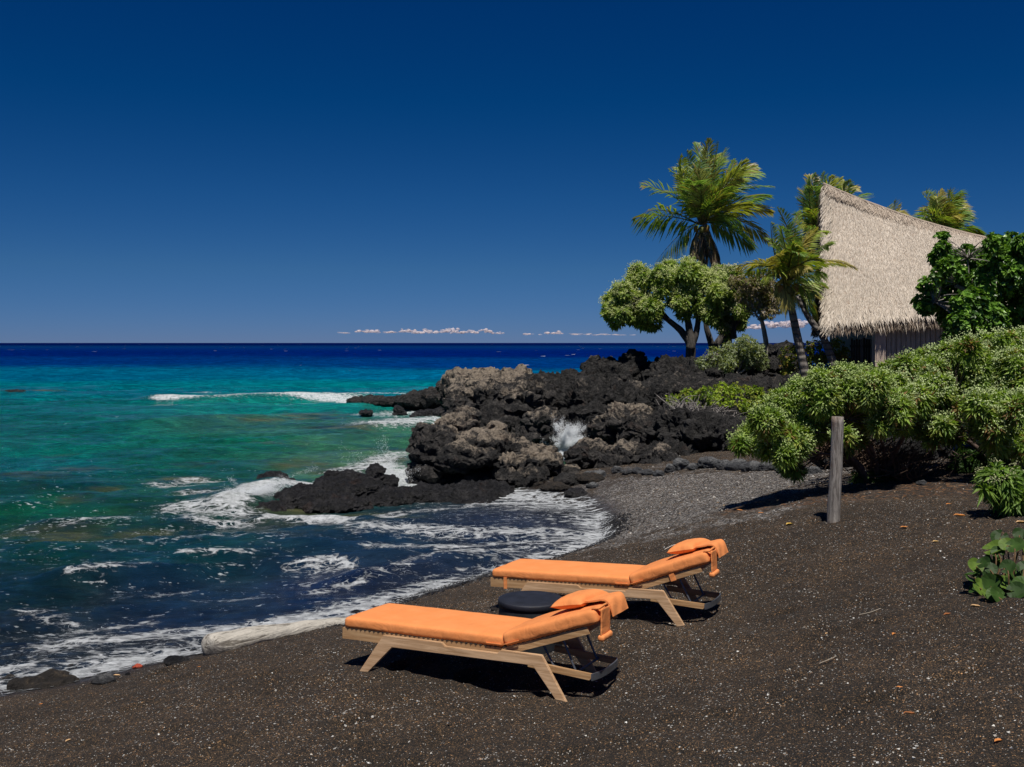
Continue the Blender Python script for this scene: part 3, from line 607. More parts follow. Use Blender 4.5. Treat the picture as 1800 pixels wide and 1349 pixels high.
tag(lg, 'bleached tapering driftwood log lying where the sand meets the surf', 'log')
# ------------------------------------------------------------------ lava rocks
RK_BLACK = m_rock('wet_black_lava', -.10, dark=(.010, .010, .012), mid=(.048, .046, .050), rough=.55)
RK_DARK = m_rock('dark_lava', .07, dark=(.008, .0076, .0078), mid=(.060, .055, .052), light=(.27, .225, .18))
RK_MIX = m_rock('crusted_lava', .20, dark=(.011, .010, .011))
RK_TAN = m_rock('tan_crusted_lava', .34, light=(.44, .36, .275), mid=(.09, .08, .072))
RK_GREY = m_rock('grey_beach_stone', .25, dark=(.05, .052, .058), mid=(.10, .105, .115), light=(.21, .21, .21), sc=2.)
RK_BROWN = m_rock('brown_wet_stone', .12, dark=(.018, .014, .011), mid=(.05, .036, .024), light=(.15, .11, .065), sc=2.)
_ico = {}; PIT = 1.1; LEDGE = 1.25
def ico(k):
    if k not in _ico:
        bm = bmesh.new(); bmesh.ops.create_icosphere(bm, subdivisions=k, radius=1); bm.verts.index_update()
        _ico[k] = (np.array([v.co[:] for v in bm.verts]), np.array([[v.index for v in f.verts] for f in bm.faces])); bm.free()
    return _ico[k]
def mesh_np(me):
    V = np.empty(len(me.vertices)*3); me.vertices.foreach_get('co', V); n = len(me.polygons); lt = np.empty(n, np.int32); me.polygons.foreach_get('loop_total', lt)
    li = np.empty(len(me.loops), np.int32); me.loops.foreach_get('vertex_index', li); st = np.concatenate([[0], np.cumsum(lt)[:-1]])
    N = np.empty(len(me.vertices)*3); me.vertex_normals.foreach_get('vector', N)
    Fs = [li[st[lt == k][:, None]+np.arange(k)] for k in (3, 4) if (lt == k).any()]
    return V.reshape(-1, 3), Fs, N.reshape(-1, 3)
def remesh(V, Fs, vox):
    me = mesh('tmp', V, Fs); o = bpy.data.objects.new('tmp', me); C.objects.link(o); md = o.modifiers.new('r', 'REMESH'); md.mode = 'VOXEL'; md.voxel_size = vox
    e = o.evaluated_get(bpy.context.evaluated_depsgraph_get()); m2 = e.to_mesh(); r = mesh_np(m2); r = (r[0].copy(), r[1], r[2].copy()); e.to_mesh_clear()
    bpy.data.objects.remove(o); bpy.data.meshes.remove(me); return r
def rock(name, label, blobs, mat, vox=.06, amp=.3, fr=1.0, cat='rock', group=None, seed=0, sm=False, fine=.35, sharp=True):
    """blobs: (x, y, z, rx, ry, rz) ellipsoids fused into one rock, then weathered."""
    r_ = np.random.default_rng(seed); v0, f0 = ico(3); mb = MB()
    for b in blobs:
        b = np.array(b); q = v0*b[3:]*(1+.18*gnoise(v0*1.6+b[:3], seed)[:, None]); mb.add(q+b[:3], f0)
    V, Fs, N = remesh(np.concatenate(mb.v), [np.concatenate(mb.f[3])], vox*.85)
    s = fr; amp = amp*1.35
    n1 = fbm(V*.9*s, 3, seed+1); f1, f2 = worley(V*1.35*s+.35*n1[:, None], seed+2); g1, g2 = worley(V*3.6*s, seed+3)
    rd = fbm(V*2.6*s, 4, seed+4, .55, ridged=True)
    dsp = amp*(.9*n1+(.55*np.clip(f2-f1, 0, .5)-.16)*1.3+.7*(rd-.2)+fine*.8*(np.clip(g2-g1, 0, .4)-.15))
    if sharp: dsp += amp*.32*fbm(V*7*s, 3, seed+7, .6, ridged=True)*fine*1.7
    saw = np.mod(V[:, 2]*2.3*s**.5+1.6*fbm(V*.8*s, 2, seed+15), 1.); saw = np.where(saw > .85, (1-saw)/.15*.85, saw)-.42; dsp += amp*LEDGE*saw*(1-np.abs(N[:, 2]))*(.5+.5*np.clip(gnoise(V*.7, seed+16)+.6, 0, 1))
    k1, k2 = worley(V*1.9*s+.5*n1[:, None], seed+21); dsp -= amp*PIT*np.clip(.42-k1, 0, .42)/.42*np.clip(gnoise(V*.9, seed+22)*2+.5, 0, 1)
    V = V+N*dsp[:, None]+amp*.25*np.stack([gnoise(V*2.2*s+k*17, seed+9) for k in range(3)], 1)
    org = np.array([V[:, 0].mean(), V[:, 1].mean(), V[:, 2].min()])
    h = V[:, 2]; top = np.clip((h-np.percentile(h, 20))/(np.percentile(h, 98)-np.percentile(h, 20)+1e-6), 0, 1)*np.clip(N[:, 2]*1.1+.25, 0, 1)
    me = mesh(name, V-org, Fs, mat, attrs=dict(top=top), smooth=sm); o = link(name, me); o.location = [float(x) for x in org]
    return tag(o, label, cat, group)
def bl(px, py, Y, w, h=None, d=None):
    """blob centred at a photo pixel, w and h its half sizes in photo pixels there, d its half depth in metres"""
    c = P(px, py, Y); k = Y/F_PX; h = h or w
    return (*c, w*k, d or max(w, h)*k, h*k)
R_ = rock
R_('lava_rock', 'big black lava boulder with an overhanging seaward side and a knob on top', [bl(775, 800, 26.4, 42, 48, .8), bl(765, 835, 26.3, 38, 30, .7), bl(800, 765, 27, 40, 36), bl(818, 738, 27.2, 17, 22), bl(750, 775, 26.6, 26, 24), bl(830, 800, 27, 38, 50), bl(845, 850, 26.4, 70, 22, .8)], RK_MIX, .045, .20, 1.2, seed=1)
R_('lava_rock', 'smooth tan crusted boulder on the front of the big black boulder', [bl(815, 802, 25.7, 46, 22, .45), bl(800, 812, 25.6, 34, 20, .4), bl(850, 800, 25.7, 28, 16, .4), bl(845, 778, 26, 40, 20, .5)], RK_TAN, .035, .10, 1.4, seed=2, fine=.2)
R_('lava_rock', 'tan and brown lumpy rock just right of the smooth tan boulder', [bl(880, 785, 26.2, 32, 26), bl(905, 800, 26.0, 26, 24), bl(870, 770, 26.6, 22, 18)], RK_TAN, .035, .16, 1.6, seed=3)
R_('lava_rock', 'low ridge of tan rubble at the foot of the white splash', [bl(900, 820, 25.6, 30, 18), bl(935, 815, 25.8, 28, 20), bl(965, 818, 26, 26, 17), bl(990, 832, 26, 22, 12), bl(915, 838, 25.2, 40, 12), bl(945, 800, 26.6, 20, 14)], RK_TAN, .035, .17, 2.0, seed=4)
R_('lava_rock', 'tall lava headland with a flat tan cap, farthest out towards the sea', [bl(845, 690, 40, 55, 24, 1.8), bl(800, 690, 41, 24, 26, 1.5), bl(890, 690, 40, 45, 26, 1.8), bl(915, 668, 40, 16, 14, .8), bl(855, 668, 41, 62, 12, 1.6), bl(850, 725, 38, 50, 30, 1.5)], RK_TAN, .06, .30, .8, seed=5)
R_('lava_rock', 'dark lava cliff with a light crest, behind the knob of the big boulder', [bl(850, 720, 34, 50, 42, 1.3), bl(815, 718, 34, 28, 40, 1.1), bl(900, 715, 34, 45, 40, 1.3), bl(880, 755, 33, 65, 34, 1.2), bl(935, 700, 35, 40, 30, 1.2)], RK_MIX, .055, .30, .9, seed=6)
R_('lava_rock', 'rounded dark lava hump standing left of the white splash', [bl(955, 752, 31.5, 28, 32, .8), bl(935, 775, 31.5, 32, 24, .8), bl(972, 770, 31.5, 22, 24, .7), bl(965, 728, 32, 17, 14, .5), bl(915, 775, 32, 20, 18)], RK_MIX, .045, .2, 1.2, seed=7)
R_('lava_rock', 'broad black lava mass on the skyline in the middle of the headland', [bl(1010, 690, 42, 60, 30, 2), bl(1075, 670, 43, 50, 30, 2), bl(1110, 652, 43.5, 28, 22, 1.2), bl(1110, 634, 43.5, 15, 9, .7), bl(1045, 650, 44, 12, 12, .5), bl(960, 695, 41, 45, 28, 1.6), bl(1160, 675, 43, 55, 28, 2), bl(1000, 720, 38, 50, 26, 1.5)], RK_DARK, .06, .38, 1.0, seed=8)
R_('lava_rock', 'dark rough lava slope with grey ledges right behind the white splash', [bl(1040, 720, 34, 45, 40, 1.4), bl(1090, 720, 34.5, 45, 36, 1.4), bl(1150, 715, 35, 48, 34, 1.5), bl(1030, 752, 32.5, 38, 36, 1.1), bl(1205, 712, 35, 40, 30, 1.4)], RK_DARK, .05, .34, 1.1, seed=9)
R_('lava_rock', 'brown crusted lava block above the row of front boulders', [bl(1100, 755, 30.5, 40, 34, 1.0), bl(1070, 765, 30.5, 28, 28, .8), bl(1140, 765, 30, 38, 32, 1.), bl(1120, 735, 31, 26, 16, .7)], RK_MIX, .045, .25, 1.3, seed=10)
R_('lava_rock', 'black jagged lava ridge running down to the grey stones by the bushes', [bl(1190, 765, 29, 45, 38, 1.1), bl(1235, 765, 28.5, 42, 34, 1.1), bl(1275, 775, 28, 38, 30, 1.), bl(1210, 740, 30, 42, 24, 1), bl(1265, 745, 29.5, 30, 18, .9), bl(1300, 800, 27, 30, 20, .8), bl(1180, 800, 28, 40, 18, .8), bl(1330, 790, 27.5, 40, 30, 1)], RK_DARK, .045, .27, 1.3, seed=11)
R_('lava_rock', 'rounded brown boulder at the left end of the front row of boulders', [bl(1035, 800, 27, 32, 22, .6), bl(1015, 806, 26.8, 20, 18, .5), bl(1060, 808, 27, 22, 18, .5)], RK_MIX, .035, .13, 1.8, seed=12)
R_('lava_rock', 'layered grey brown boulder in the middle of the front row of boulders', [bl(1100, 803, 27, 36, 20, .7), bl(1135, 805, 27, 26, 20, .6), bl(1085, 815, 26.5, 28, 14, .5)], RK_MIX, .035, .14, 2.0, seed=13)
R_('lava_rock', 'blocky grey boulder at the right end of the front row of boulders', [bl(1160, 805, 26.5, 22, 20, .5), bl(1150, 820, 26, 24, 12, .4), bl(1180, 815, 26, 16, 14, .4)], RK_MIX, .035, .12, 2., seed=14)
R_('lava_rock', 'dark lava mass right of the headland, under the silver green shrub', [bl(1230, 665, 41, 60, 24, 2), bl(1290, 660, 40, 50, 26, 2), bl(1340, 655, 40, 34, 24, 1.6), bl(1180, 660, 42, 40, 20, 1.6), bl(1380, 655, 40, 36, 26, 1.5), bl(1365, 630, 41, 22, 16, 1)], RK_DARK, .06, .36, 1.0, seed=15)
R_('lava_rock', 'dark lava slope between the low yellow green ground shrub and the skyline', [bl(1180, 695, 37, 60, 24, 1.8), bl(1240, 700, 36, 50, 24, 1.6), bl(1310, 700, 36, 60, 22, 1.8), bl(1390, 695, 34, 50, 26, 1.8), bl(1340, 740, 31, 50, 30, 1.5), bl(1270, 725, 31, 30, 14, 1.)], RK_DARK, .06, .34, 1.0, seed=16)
# black shelf in the surf
R_('lava_rock', 'low wet black lava shelf running out into the breaking surf', [bl(600, 868, 23.6, 55, 20, .7), bl(540, 880, 22.9, 55, 18, .7), bl(485, 895, 22.3, 36, 9, .5), bl(580, 890, 22.5, 70, 14, .6), bl(640, 865, 23.8, 44, 22, .7), bl(680, 880, 23.3, 55, 15, .7), bl(740, 872, 23.8, 70, 12, .8), bl(600, 845, 24.6, 38, 12, .5)], RK_BLACK, .035, .12, 2.0, seed=17)
R_('lava_rock', 'upright black lava lump on top of the shelf in the surf', [bl(661, 838, 24, 15, 20, .3), bl(652, 850, 24, 22, 14, .35), bl(683, 848, 24, 16, 10, .3)], RK_BLACK, .025, .09, 2.2, seed=18)
R_('lava_rock', 'wet black rock platform at the waterline below the big boulder', [bl(800, 872, 24, 60, 12, .9), bl(860, 866, 24.4, 50, 13, .8), bl(740, 880, 23.6, 50, 9, .6), bl(820, 885, 23.3, 60, 7, .5)], RK_BLACK, .035, .13, 2., seed=19)
R_('lava_rock', 'small wet rock awash left of the black shelf', [bl(478, 843, 26.6, 24, 9, .45), bl(500, 848, 26.4, 14, 5, .3)], RK_BLACK, .03, .09, 2.2, seed=20)
R_('lava_rock', 'long low dark rock spit reaching into the sea beyond the headland', [bl(745, 704, 57, 50, 11, 2), bl(690, 707, 58, 50, 6, 1.5), bl(640, 707, 60, 30, 6, 1.2), bl(780, 698, 56, 40, 13, 2)], RK_DARK, .09, .22, .9, seed=21)
R_('lava_rock', 'little dark rock in the water just below the tip of the rock spit', [bl(643, 726, 51, 11, 5, .4)], RK_BLACK, .05, .1, 1.5, seed=22)
R_('lava_rock', 'pointed black rock alone in the water below the rock spit', [bl(701, 724, 51.5, 9, 9, .3), bl(704, 728, 51.5, 11, 5, .3)], RK_BLACK, .04, .09, 1.8, seed=23)
R_('lava_rock', 'pair of low black rocks in the water against the headland cliff', [bl(755, 728, 50, 17, 6, .5), bl(775, 727, 49, 14, 8, .4), bl(738, 731, 49.5, 15, 4, .4)], RK_BLACK, .045, .12, 1.6, seed=24)
R_('lava_rock', 'flat dark rock barely above the water far out at the left', [bl(28, 689, 73, 16, 3, .8)], RK_BLACK, .08, .1, 1.2, seed=25)
# beach stones
def stone(px, py, w, h, z, lab, mat, seed, name='beach_stone', group=None, flat=1.):
    for _ in range(6): Y = (CAM_H-z)*F_PX/(py+h*.5-HOR); c = P(px, py, Y); zz = T(c[0], c[1]); z = .5*z+.5*max(zz, 0)
    k = Y/F_PX; hz = h*k*flat
    r_ = np.random.default_rng(seed); bs = [(c[0], c[1], zz+hz*.55, w*k, w*k*.7, hz)]
    if w > 14: bs.append((c[0]+w*k*.5*r_.choice([-1, 1]), c[1]+w*k*.15, zz+hz*.3, w*k*.6, w*k*.5, hz*.7))
    return rock(name, lab, bs, mat, max(w*k/9, .012), w*k*.22, .45/(w*k), 'stone', group, seed, fine=.5)
st_ = [(875, 857, 22, 6, .05, 'low wet dark stone on the brown sand left of the tide line', RK_BROWN), (845, 866, 12, 4, .03, 'tiny wet dark stone nearest the black platform', RK_BLACK), (999, 846, 22, 12, .25, 'dark angular stone on the brown sand below the rubble ridge', RK_DARK), (1030, 843, 26, 8, .3, 'flat brown stone lying among the grey ones at the head of the cove', RK_BROWN),
       (1042, 855, 10, 4, .3, 'small grey stone below the flat brown stone', RK_GREY), (1045, 836, 18, 8, .35, 'light grey stone above the flat brown stone', RK_GREY), (975, 858, 28, 6, .15, 'flat dark stone half sunk in wet sand at the head of the cove', RK_BROWN), (1013, 868, 20, 7, .1, 'dark reddish wet rock at the tip of the foam line', RK_BLACK), (1003, 826, 16, 7, .35, 'small tan stone under the rubble ridge', RK_TAN), (945, 852, 10, 4, .2, 'small brown stone midway along the brown sand', RK_BROWN)]
for i, s_ in enumerate(st_): stone(*s_[:5], s_[5], s_[6], 40+i)
gr_ = [(1085, 828, 9, 6), (1103, 830, 11, 6), (1122, 829, 9, 6), (1140, 832, 12, 6), (1158, 833, 9, 6), (1178, 826, 10, 8), (1196, 820, 16, 10), (1222, 822, 11, 6), (1247, 816, 20, 11), (1274, 820, 14, 9), (1297, 820, 16, 9), (1322, 822, 18, 9), (1350, 821, 16, 10), (1376, 826, 14, 8), (1428, 832, 18, 8)]
ords = ['first', 'second', 'third', 'fourth', 'fifth', 'sixth', 'seventh', 'eighth', 'ninth', 'tenth', 'eleventh', 'twelfth', 'thirteenth', 'fourteenth', 'fifteenth']
for i, (x, y, w_, h_) in enumerate(gr_):
    stone(x, y, w_, h_, .75+.25*(i/15), '%s grey stone from the left in the row along the top of the gravel' % ords[i], RK_GREY, 60+i, group='grey stones edging the gravel')
stone(85, 1172, 46, 9, .06, 'long smooth grey rock at the surf edge in the lower left corner', RK_DARK, 80, 'shore_rock')
stone(100, 1183, 24, 8, .08, 'ochre pitted rock under the long grey rock in the lower left corner', RK_BROWN, 81, 'shore_rock')
stone(78, 1198, 52, 9, .16, 'large flat brown rock nearest the camera in the lower left corner', RK_BROWN, 82, 'shore_rock')
stone(12, 1186, 26, 9, .12, 'dark rock cut by the left edge of the view', RK_DARK, 83, 'shore_rock')
stone(180, 1199, 19, 8, .12, 'small faceted grey stone right of the flat brown rock', RK_GREY, 84)
stone(309, 1169, 20, 8, .12, 'black angular stone on the sand left of the driftwood log', RK_BLACK, 85)
stone(224, 1188, 5, 3, .12, 'tiny dark pebble between the grey stone and the black stone', RK_BLACK, 86)
stone(243, 1173, 8, 4, .06, 'rust red stone at the edge of the foam', m_plain('rust_red_stone', (.35, .05, .02), .8), 87)
stone(660, 1040, 12, 5, .05, 'small black stone at the waterline behind the nearer lounger', RK_BLACK, 88)
stone(625, 1073, 9, 5, .05, 'black pebble in the foam at the foot end of the nearer lounger', RK_BLACK, 89)
stone(868, 1072, 6, 4, .75, 'black pebble on the sand beside the round table', RK_BLACK, 90)

R_('lava_rock', 'dark rock heap in the shade behind the big flowering bush trunks', [bl(1530, 785, 19.5, 60, 22, .8), bl(1610, 780, 19.6, 55, 24, .8), bl(1470, 795, 19.4, 40, 18, .7)], RK_DARK, .05, .2, 1.5, seed=91)
R_('lava_rock', 'dark rock heap in the shade behind the dark leafy low bush', [bl(1690, 785, 19.8, 60, 26, .8), bl(1760, 780, 20, 60, 30, .8), bl(1820, 790, 20, 50, 30, .8)], RK_DARK, .05, .2, 1.5, seed=92)
for i, (x, y, w_, h_) in enumerate([(1545, 770, 12, 8), (1565, 790, 9, 6), (1590, 800, 10, 5), (1620, 826, 9, 5), (1510, 806, 12, 6)]):
    stone(x, y+24, w_, h_, 1.3, ['pale stone at the top of the shaded heap behind the bush trunks', 'pale grey stone right of the bush fork', 'small grey stone in the shade right of the bush trunks', 'small stone in the leaf litter right of the bush trunks', 'grey stone in the gap just right of the wooden post'][i], RK_GREY, 95+i)

R_('lava_rock', 'brownish wet tip of the shelf where the wave breaks', [bl(440, 901, 22.1, 24, 5, .4), bl(425, 904, 22.0, 14, 3, .3)], RK_BROWN, .03, .07, 2.2, seed=26)
# ------------------------------------------------------------------ spray, pebbles and litter
def scatter_tets(mb, Pn, s, col, rng=RNG, flat=1.):
    n = len(Pn); t = np.array([[1, 1, 1], [1, -1, -1], [-1, 1, -1], [-1, -1, 1]])/1.73; q = rng.normal(size=(n, 4)); q = q/np.linalg.norm(q, axis=1, keepdims=True)
    w, x, y, z = q.T; R3 = np.stack([np.stack([1-2*(y*y+z*z), 2*(x*y-z*w), 2*(x*z+y*w)], 1), np.stack([2*(x*y+z*w), 1-2*(x*x+z*z), 2*(y*z-x*w)], 1), np.stack([2*(x*z-y*w), 2*(y*z+x*w), 1-2*(x*x+y*y)], 1)], 1)
    V = np.einsum('nij,kj->nki', R3, t)*np.broadcast_to(s, (n,))[:, None, None]; V = V*np.array([1, 1, flat])+Pn[:, None]
    Fq = np.array([[0, 1, 2], [0, 3, 1], [0, 2, 3], [1, 3, 2]])[None]+np.arange(n)[:, None, None]*4
    mb.add(V.reshape(-1, 3), Fq.reshape(-1, 3), np.repeat(np.broadcast_to(col, (n, 3)), 4, axis=0))
SPR = m_attr('white_spray', .6, .3)
def spray(name, base, tips, n, label, sz=.02, spread=.12):
    mb = MB(); pts = []
    for tp, amt in tips:
        for _ in range(16):
            k = int(n*amt/16*2.2); t = RNG.random(k)**.75; tq = base+(tp-base)*RNG.uniform(.45, 1.15)+RNG.normal(size=3)*spread*2.6; c = base*(1-t[:, None])+tq*t[:, None]; c[:, 2] += np.sin(t*np.pi)*.12
            pts.append(c+RNG.normal(size=(k, 3))*spread*(.12+.35*t[:, None]))
    pts = np.vstack(pts); scatter_tets(mb, pts, sz*RNG.uniform(.2, .85, len(pts)), (.82, .85, .88))
    o = mb.build(name, SPR); return tag(o, label, 'sea spray', kind='stuff')
b_ = P(985, 803, 31.0)
tips_ = [(P(1000, 752, 31), 1.2), (P(1018, 762, 31), 1.4), (P(1030, 776, 31), 1.3), (P(985, 768, 31), .8), (P(1008, 757, 31), 1.2), (P(1025, 790, 31), .8), (P(1012, 775, 31), 1.8), (P(960, 795, 31), .6)]
spray('sea_spray', b_, tips_, 5200, 'white fan of spray thrown up between the lava rocks', .0135, .11)
spray('sea_spray', P(430, 888, 22.6), [(P(405, 882, 22.6), .5), (P(455, 868, 23), 1.), (P(490, 857, 23.6), 1.2), (P(530, 852, 24), .9)], 3200, 'white crest of the wave breaking on the seaward end of the black shelf', .009, .08)
spray('sea_spray', P(690, 850, 25), [(P(665, 805, 26), .8), (P(700, 830, 26), 1.), (P(640, 815, 26), .5)], 1500, 'white spray behind the upright black lump on the shelf', .009, .14)
# shell and coral chips on the sand (far too many to count)
n = 9000; yy_ = 5+RNG.random(n)**1.3*16; xx_ = (RNG.random(n)*1.02-.50)*yy_; zz_ = terrain(xx_, yy_)
pn_ = fbm(xy0(xx_, yy_)*1.1, 3, 91); k_ = (zz_ > .14)&(RNG.random(n) < np.clip(.45+pn_*1.6, .05, 1)*np.clip((xx_+5)/5, .25, 1)); xx_, yy_, zz_ = xx_[k_], yy_[k_], zz_[k_]; m_ = len(xx_)
sz_ = .0035+.010*RNG.random(m_)**5; pal = np.array([(.62, .6, .55), (.5, .46, .4), (.70, .69, .66), (.30, .2, .13), (.12, .12, .13), (.05, .05, .055), (.4, .38, .36)]); cl = pal[RNG.choice(7, m_, p=[.24, .14, .18, .1, .14, .12, .08])]
mb = MB(); scatter_tets(mb, np.stack([xx_, yy_, zz_+sz_*.25], 1), sz_, cl, flat=.6)
tag(mb.build('shell_chips', m_attr('shell_chip', .7)), 'white and grey shell and coral chips strewn over the black sand', 'shell chips', kind='stuff')
# coarse black gravel along the waterline
n = 9000; t_ = RNG.random(n); ctrl = spline([PZ(560, 1105), PZ(690, 1058), PZ(850, 1012), PZ(970, 978), PZ(1062, 942), PZ(1058, 915)], 20); ii = (t_*(len(ctrl)-1)).astype(int); cc_ = ctrl[ii]+RNG.normal(size=(n, 3))*np.array([.18, .3, 0])+np.array([.12, -.2, 0]); zz_ = terrain(cc_[:, 0], cc_[:, 1]); k_ = (zz_ > -.02); cc_ = cc_[k_]; zz_ = zz_[k_]; m_ = len(cc_)
sz_ = .01+.022*RNG.random(m_)**2.5; cl = np.array([(.012, .012, .014), (.03, .03, .034), (.02, .018, .016), (.3, .3, .3)])[RNG.choice(4, m_, p=[.5, .25, .235, .015])]
mb = MB(); scatter_tets(mb, np.stack([cc_[:, 0], cc_[:, 1], zz_+sz_*.2], 1), sz_, cl, flat=.7)
tag(mb.build('black_gravel', m_attr('wet_gravel', .5)), 'wet black gravel lining the edge of the water', 'gravel', kind='stuff')
n = 7000; c0 = PZ(1215, 870, .6); xx_ = c0[0]+RNG.normal(size=n)*1.7; yy_ = c0[1]+RNG.normal(size=n)*3.2; zz_ = terrain(xx_, yy_); k_ = (zz_ > .3)&(yy_ > 13.5); xx_, yy_, zz_ = xx_[k_], yy_[k_], zz_[k_]; m_ = len(xx_)
sz_ = .008+.018*RNG.random(m_)**4; cl = np.array([(.035, .03, .03), (.09, .08, .075), (.18, .16, .14), (.52, .5, .47), (.24, .17, .11)])[RNG.choice(5, m_, p=[.24, .28, .24, .12, .12])]
mb = MB(); scatter_tets(mb, np.stack([xx_, yy_, zz_+sz_*.25], 1), sz_, cl, flat=.7)
tag(mb.build('grey_gravel', m_attr('dry_gravel', .8)), 'patch of grey gravel and white coral bits behind the farther lounger', 'gravel', kind='stuff')
# fallen leaves
LEAFD = m_leaf('dry_leaf', .15, .7, .2)
def fallen(px, py, z, L, col, rz, lab):
    c = PZ(px, py, z); zt = T(c[0], c[1]); c = PZ(px, py, zt); zt = T(c[0], c[1])
    L = L*.62; mb = MB(); k = 9; t = np.linspace(0, 1, k); wv = L*.2*np.sin(t*np.pi)**.7
    u = t*L-L/2; arch = L*.07*np.sin(t*np.pi)+L*.03*np.sin(t*9); V = np.concatenate([np.stack([u, -wv, arch+wv*.5], 1), np.stack([u, wv*0, arch], 1), np.stack([u, wv, arch+wv*.35], 1)])
    a = np.arange(k-1)[:, None]; Fq = np.vstack([np.hstack([a, a+1, a+k+1, a+k]), np.hstack([a+k, a+k+1, a+2*k+1, a+2*k])]); mb.add(V, Fq, col)
    o = mb.build('fallen_leaf', LEAFD); o.location = (c[0], c[1], zt+.004); o.rotation_euler = (.1, .05, rz); return tag(o, lab, 'leaf', 'fallen leaves on the sand')
OR, TN, BR = (.62, .24, .07), (.60, .38, .2), (.30, .11, .04)
for a in [(1338, 906, 1.4, .14, OR, .3, 'yellow fallen leaf left of the post base'), (1388, 928, 1.4, .20, (.62, .40, .10), .6, 'curled yellow fallen leaf below and left of the post'), (1590, 929, 1.5, .16, OR, .1, 'orange fallen leaf right of the post'), (1687, 907, 1.55, .22, OR, -.2, 'long orange fallen leaf between the post and the corner bush'),
          (1668, 890, 1.55, .14, OR, .4, 'small orange fallen leaf at the edge of the bush shadow'), (1645, 957, 1.55, .12, (.7, .45, .2), .2, 'pale orange fallen leaf at centre right of the sand'), (1571, 1120, 1.5, .10, OR, .9, 'orange fallen leaf midway up the right part of the sand'), (1583, 1209, 1.5, .09, OR, -.5, 'orange fallen leaf in the lower right of the sand'),
          (1755, 1308, 1.5, .10, OR, .5, 'orange fallen leaf near the lower right corner'), (1598, 1257, 1.5, .12, BR, .1, 'brown crumpled leaf in the lower right of the sand'), (1668, 1080, 1.5, .15, BR, .2, 'brown leaf left of the round leaved plant'), (1795, 917, 1.6, .2, TN, .2, 'tan leaf under the corner bush at the right edge'),
          (1715, 1068, 1.6, .12, TN, -.3, 'tan leaf at the foot of the round leaved plant'), (1453, 1112, 1.3, .07, TN, .8, 'tan leaf bit in the middle of the sand'), (205, 1188, .15, .12, TN, .1, 'tan flat leaf by the faceted grey stone'), (350, 1188, .3, .05, OR, .4, 'small orange leaf below the black angular stone'),
          (72, 1236, .4, .06, OR, .7, 'small orange leaf at the lower left'), (120, 1303, .55, .09, TN, 1.2, 'tan leaf in the lower left corner sand'), (940, 1331, .9, .07, OR, .4, 'orange leaf at the bottom middle of the view'), (1005, 977, .3, .08, OR, .5, 'orange leaf at the waterline behind the farther lounger'), (1300, 897, 1.2, .16, OR, -.4, 'orange leaf at the left tip of the bush shadow')]: fallen(*a)
def stick(pts, r, lab, col=(.35, .3, .24)):
    mb = MB(); tube(mb, spline(pts, 6), r, 6, col); tag(mb.build('stick', m_attr('stick_wood', .8)), lab, 'stick')
def G(px, py, z=1.3, up=.006):
    for _ in range(4): c = PZ(px, py, z); z = T(c[0], c[1])
    return (c[0], c[1], z+up)
stick([G(1168, 966, .7), G(1185, 961, .7, .02), G(1200, 956, .7)], .004, 'thin pale stick on the sand behind the pillow of the farther lounger', (.6, .55, .5))
stick([G(1510, 1083), G(1530, 1078), G(1548, 1071)], .0028, 'thin brown twig on the open sand at the right'); stick([G(1440, 1168), G(1460, 1160), G(1470, 1155)], .0028, 'thin brown twig near the middle of the sand')
# ------------------------------------------------------------------ clouds low over the horizon
CL = NT('cloud_white'); p_ = CL.node('ShaderNodeNewGeometry').outputs['Position']; CL.b.inputs['Specular IOR Level'].default_value = 0
n_ = CL.noise(p_, .012, 8, .7); up_ = CL.ss(sep(CL, p_, 2), 60, 220)
CL.set(Base_Color=(.80, .70, .70), Roughness=1., Alpha=CL.math('MULTIPLY', CL.ss(CL.math('ADD', n_, CL.math('MULTIPLY', CL.attr('den'), .4)), .60, 1.1), .55))
def cloud(puffs, lab, Y=14000):
    mb = MB(); den = []
    v0, f0 = ico(3)
    for px, py, w, h in puffs:
        k = Y/F_PX
        for j in range(12):
            c = P(px+RNG.normal()*w*.55, py+abs(RNG.normal())*-h*.25+(h*.45), Y+RNG.normal()*200); r = np.array([w*.34, w*.4, h*.30])*k*RNG.uniform(.5, 1.1)
            q = v0*r*(1+.28*gnoise(v0*2.2+px+j, 5)[:, None]); q[:, 2] = np.where(q[:, 2] < 0, q[:, 2]*.45, q[:, 2]); mb.add(q+c, f0); den.append(np.full(len(v0), .5+.5*min(1, h/9)))
    Fs = [np.concatenate(mb.f[3])]; me = mesh('cloud', np.concatenate(mb.v), Fs, CL.m, attrs=dict(den=np.concatenate(den)), smooth=True); tag(link('cloud', me), lab, kind='structure')
cloud([(605, 585, 14, 4), (635, 582, 12, 7), (656, 581, 12, 9), (685, 583, 14, 7), (716, 579, 13, 11), (735, 583, 14, 8), (762, 581, 15, 11), (790, 578, 15, 14), (812, 583, 14, 8), (836, 583, 14, 7), (855, 580, 11, 10), (873, 584, 10, 7)], 'long low row of white cumulus puffs above the sea horizon')
cloud([(930, 587, 12, 5), (965, 584, 10, 7), (982, 584, 11, 7), (1015, 587, 24, 5), (1050, 588, 18, 4), (1090, 588, 18, 4)], 'smaller faint row of cloud puffs left of the round crowned tree')
cloud([(1300, 575, 20, 8), (1330, 572, 20, 12), (1360, 568, 20, 18), (1390, 565, 22, 22), (1415, 566, 20, 20), (1440, 566, 20, 20)], 'bigger pinkish cloud bank behind the palm trunks')
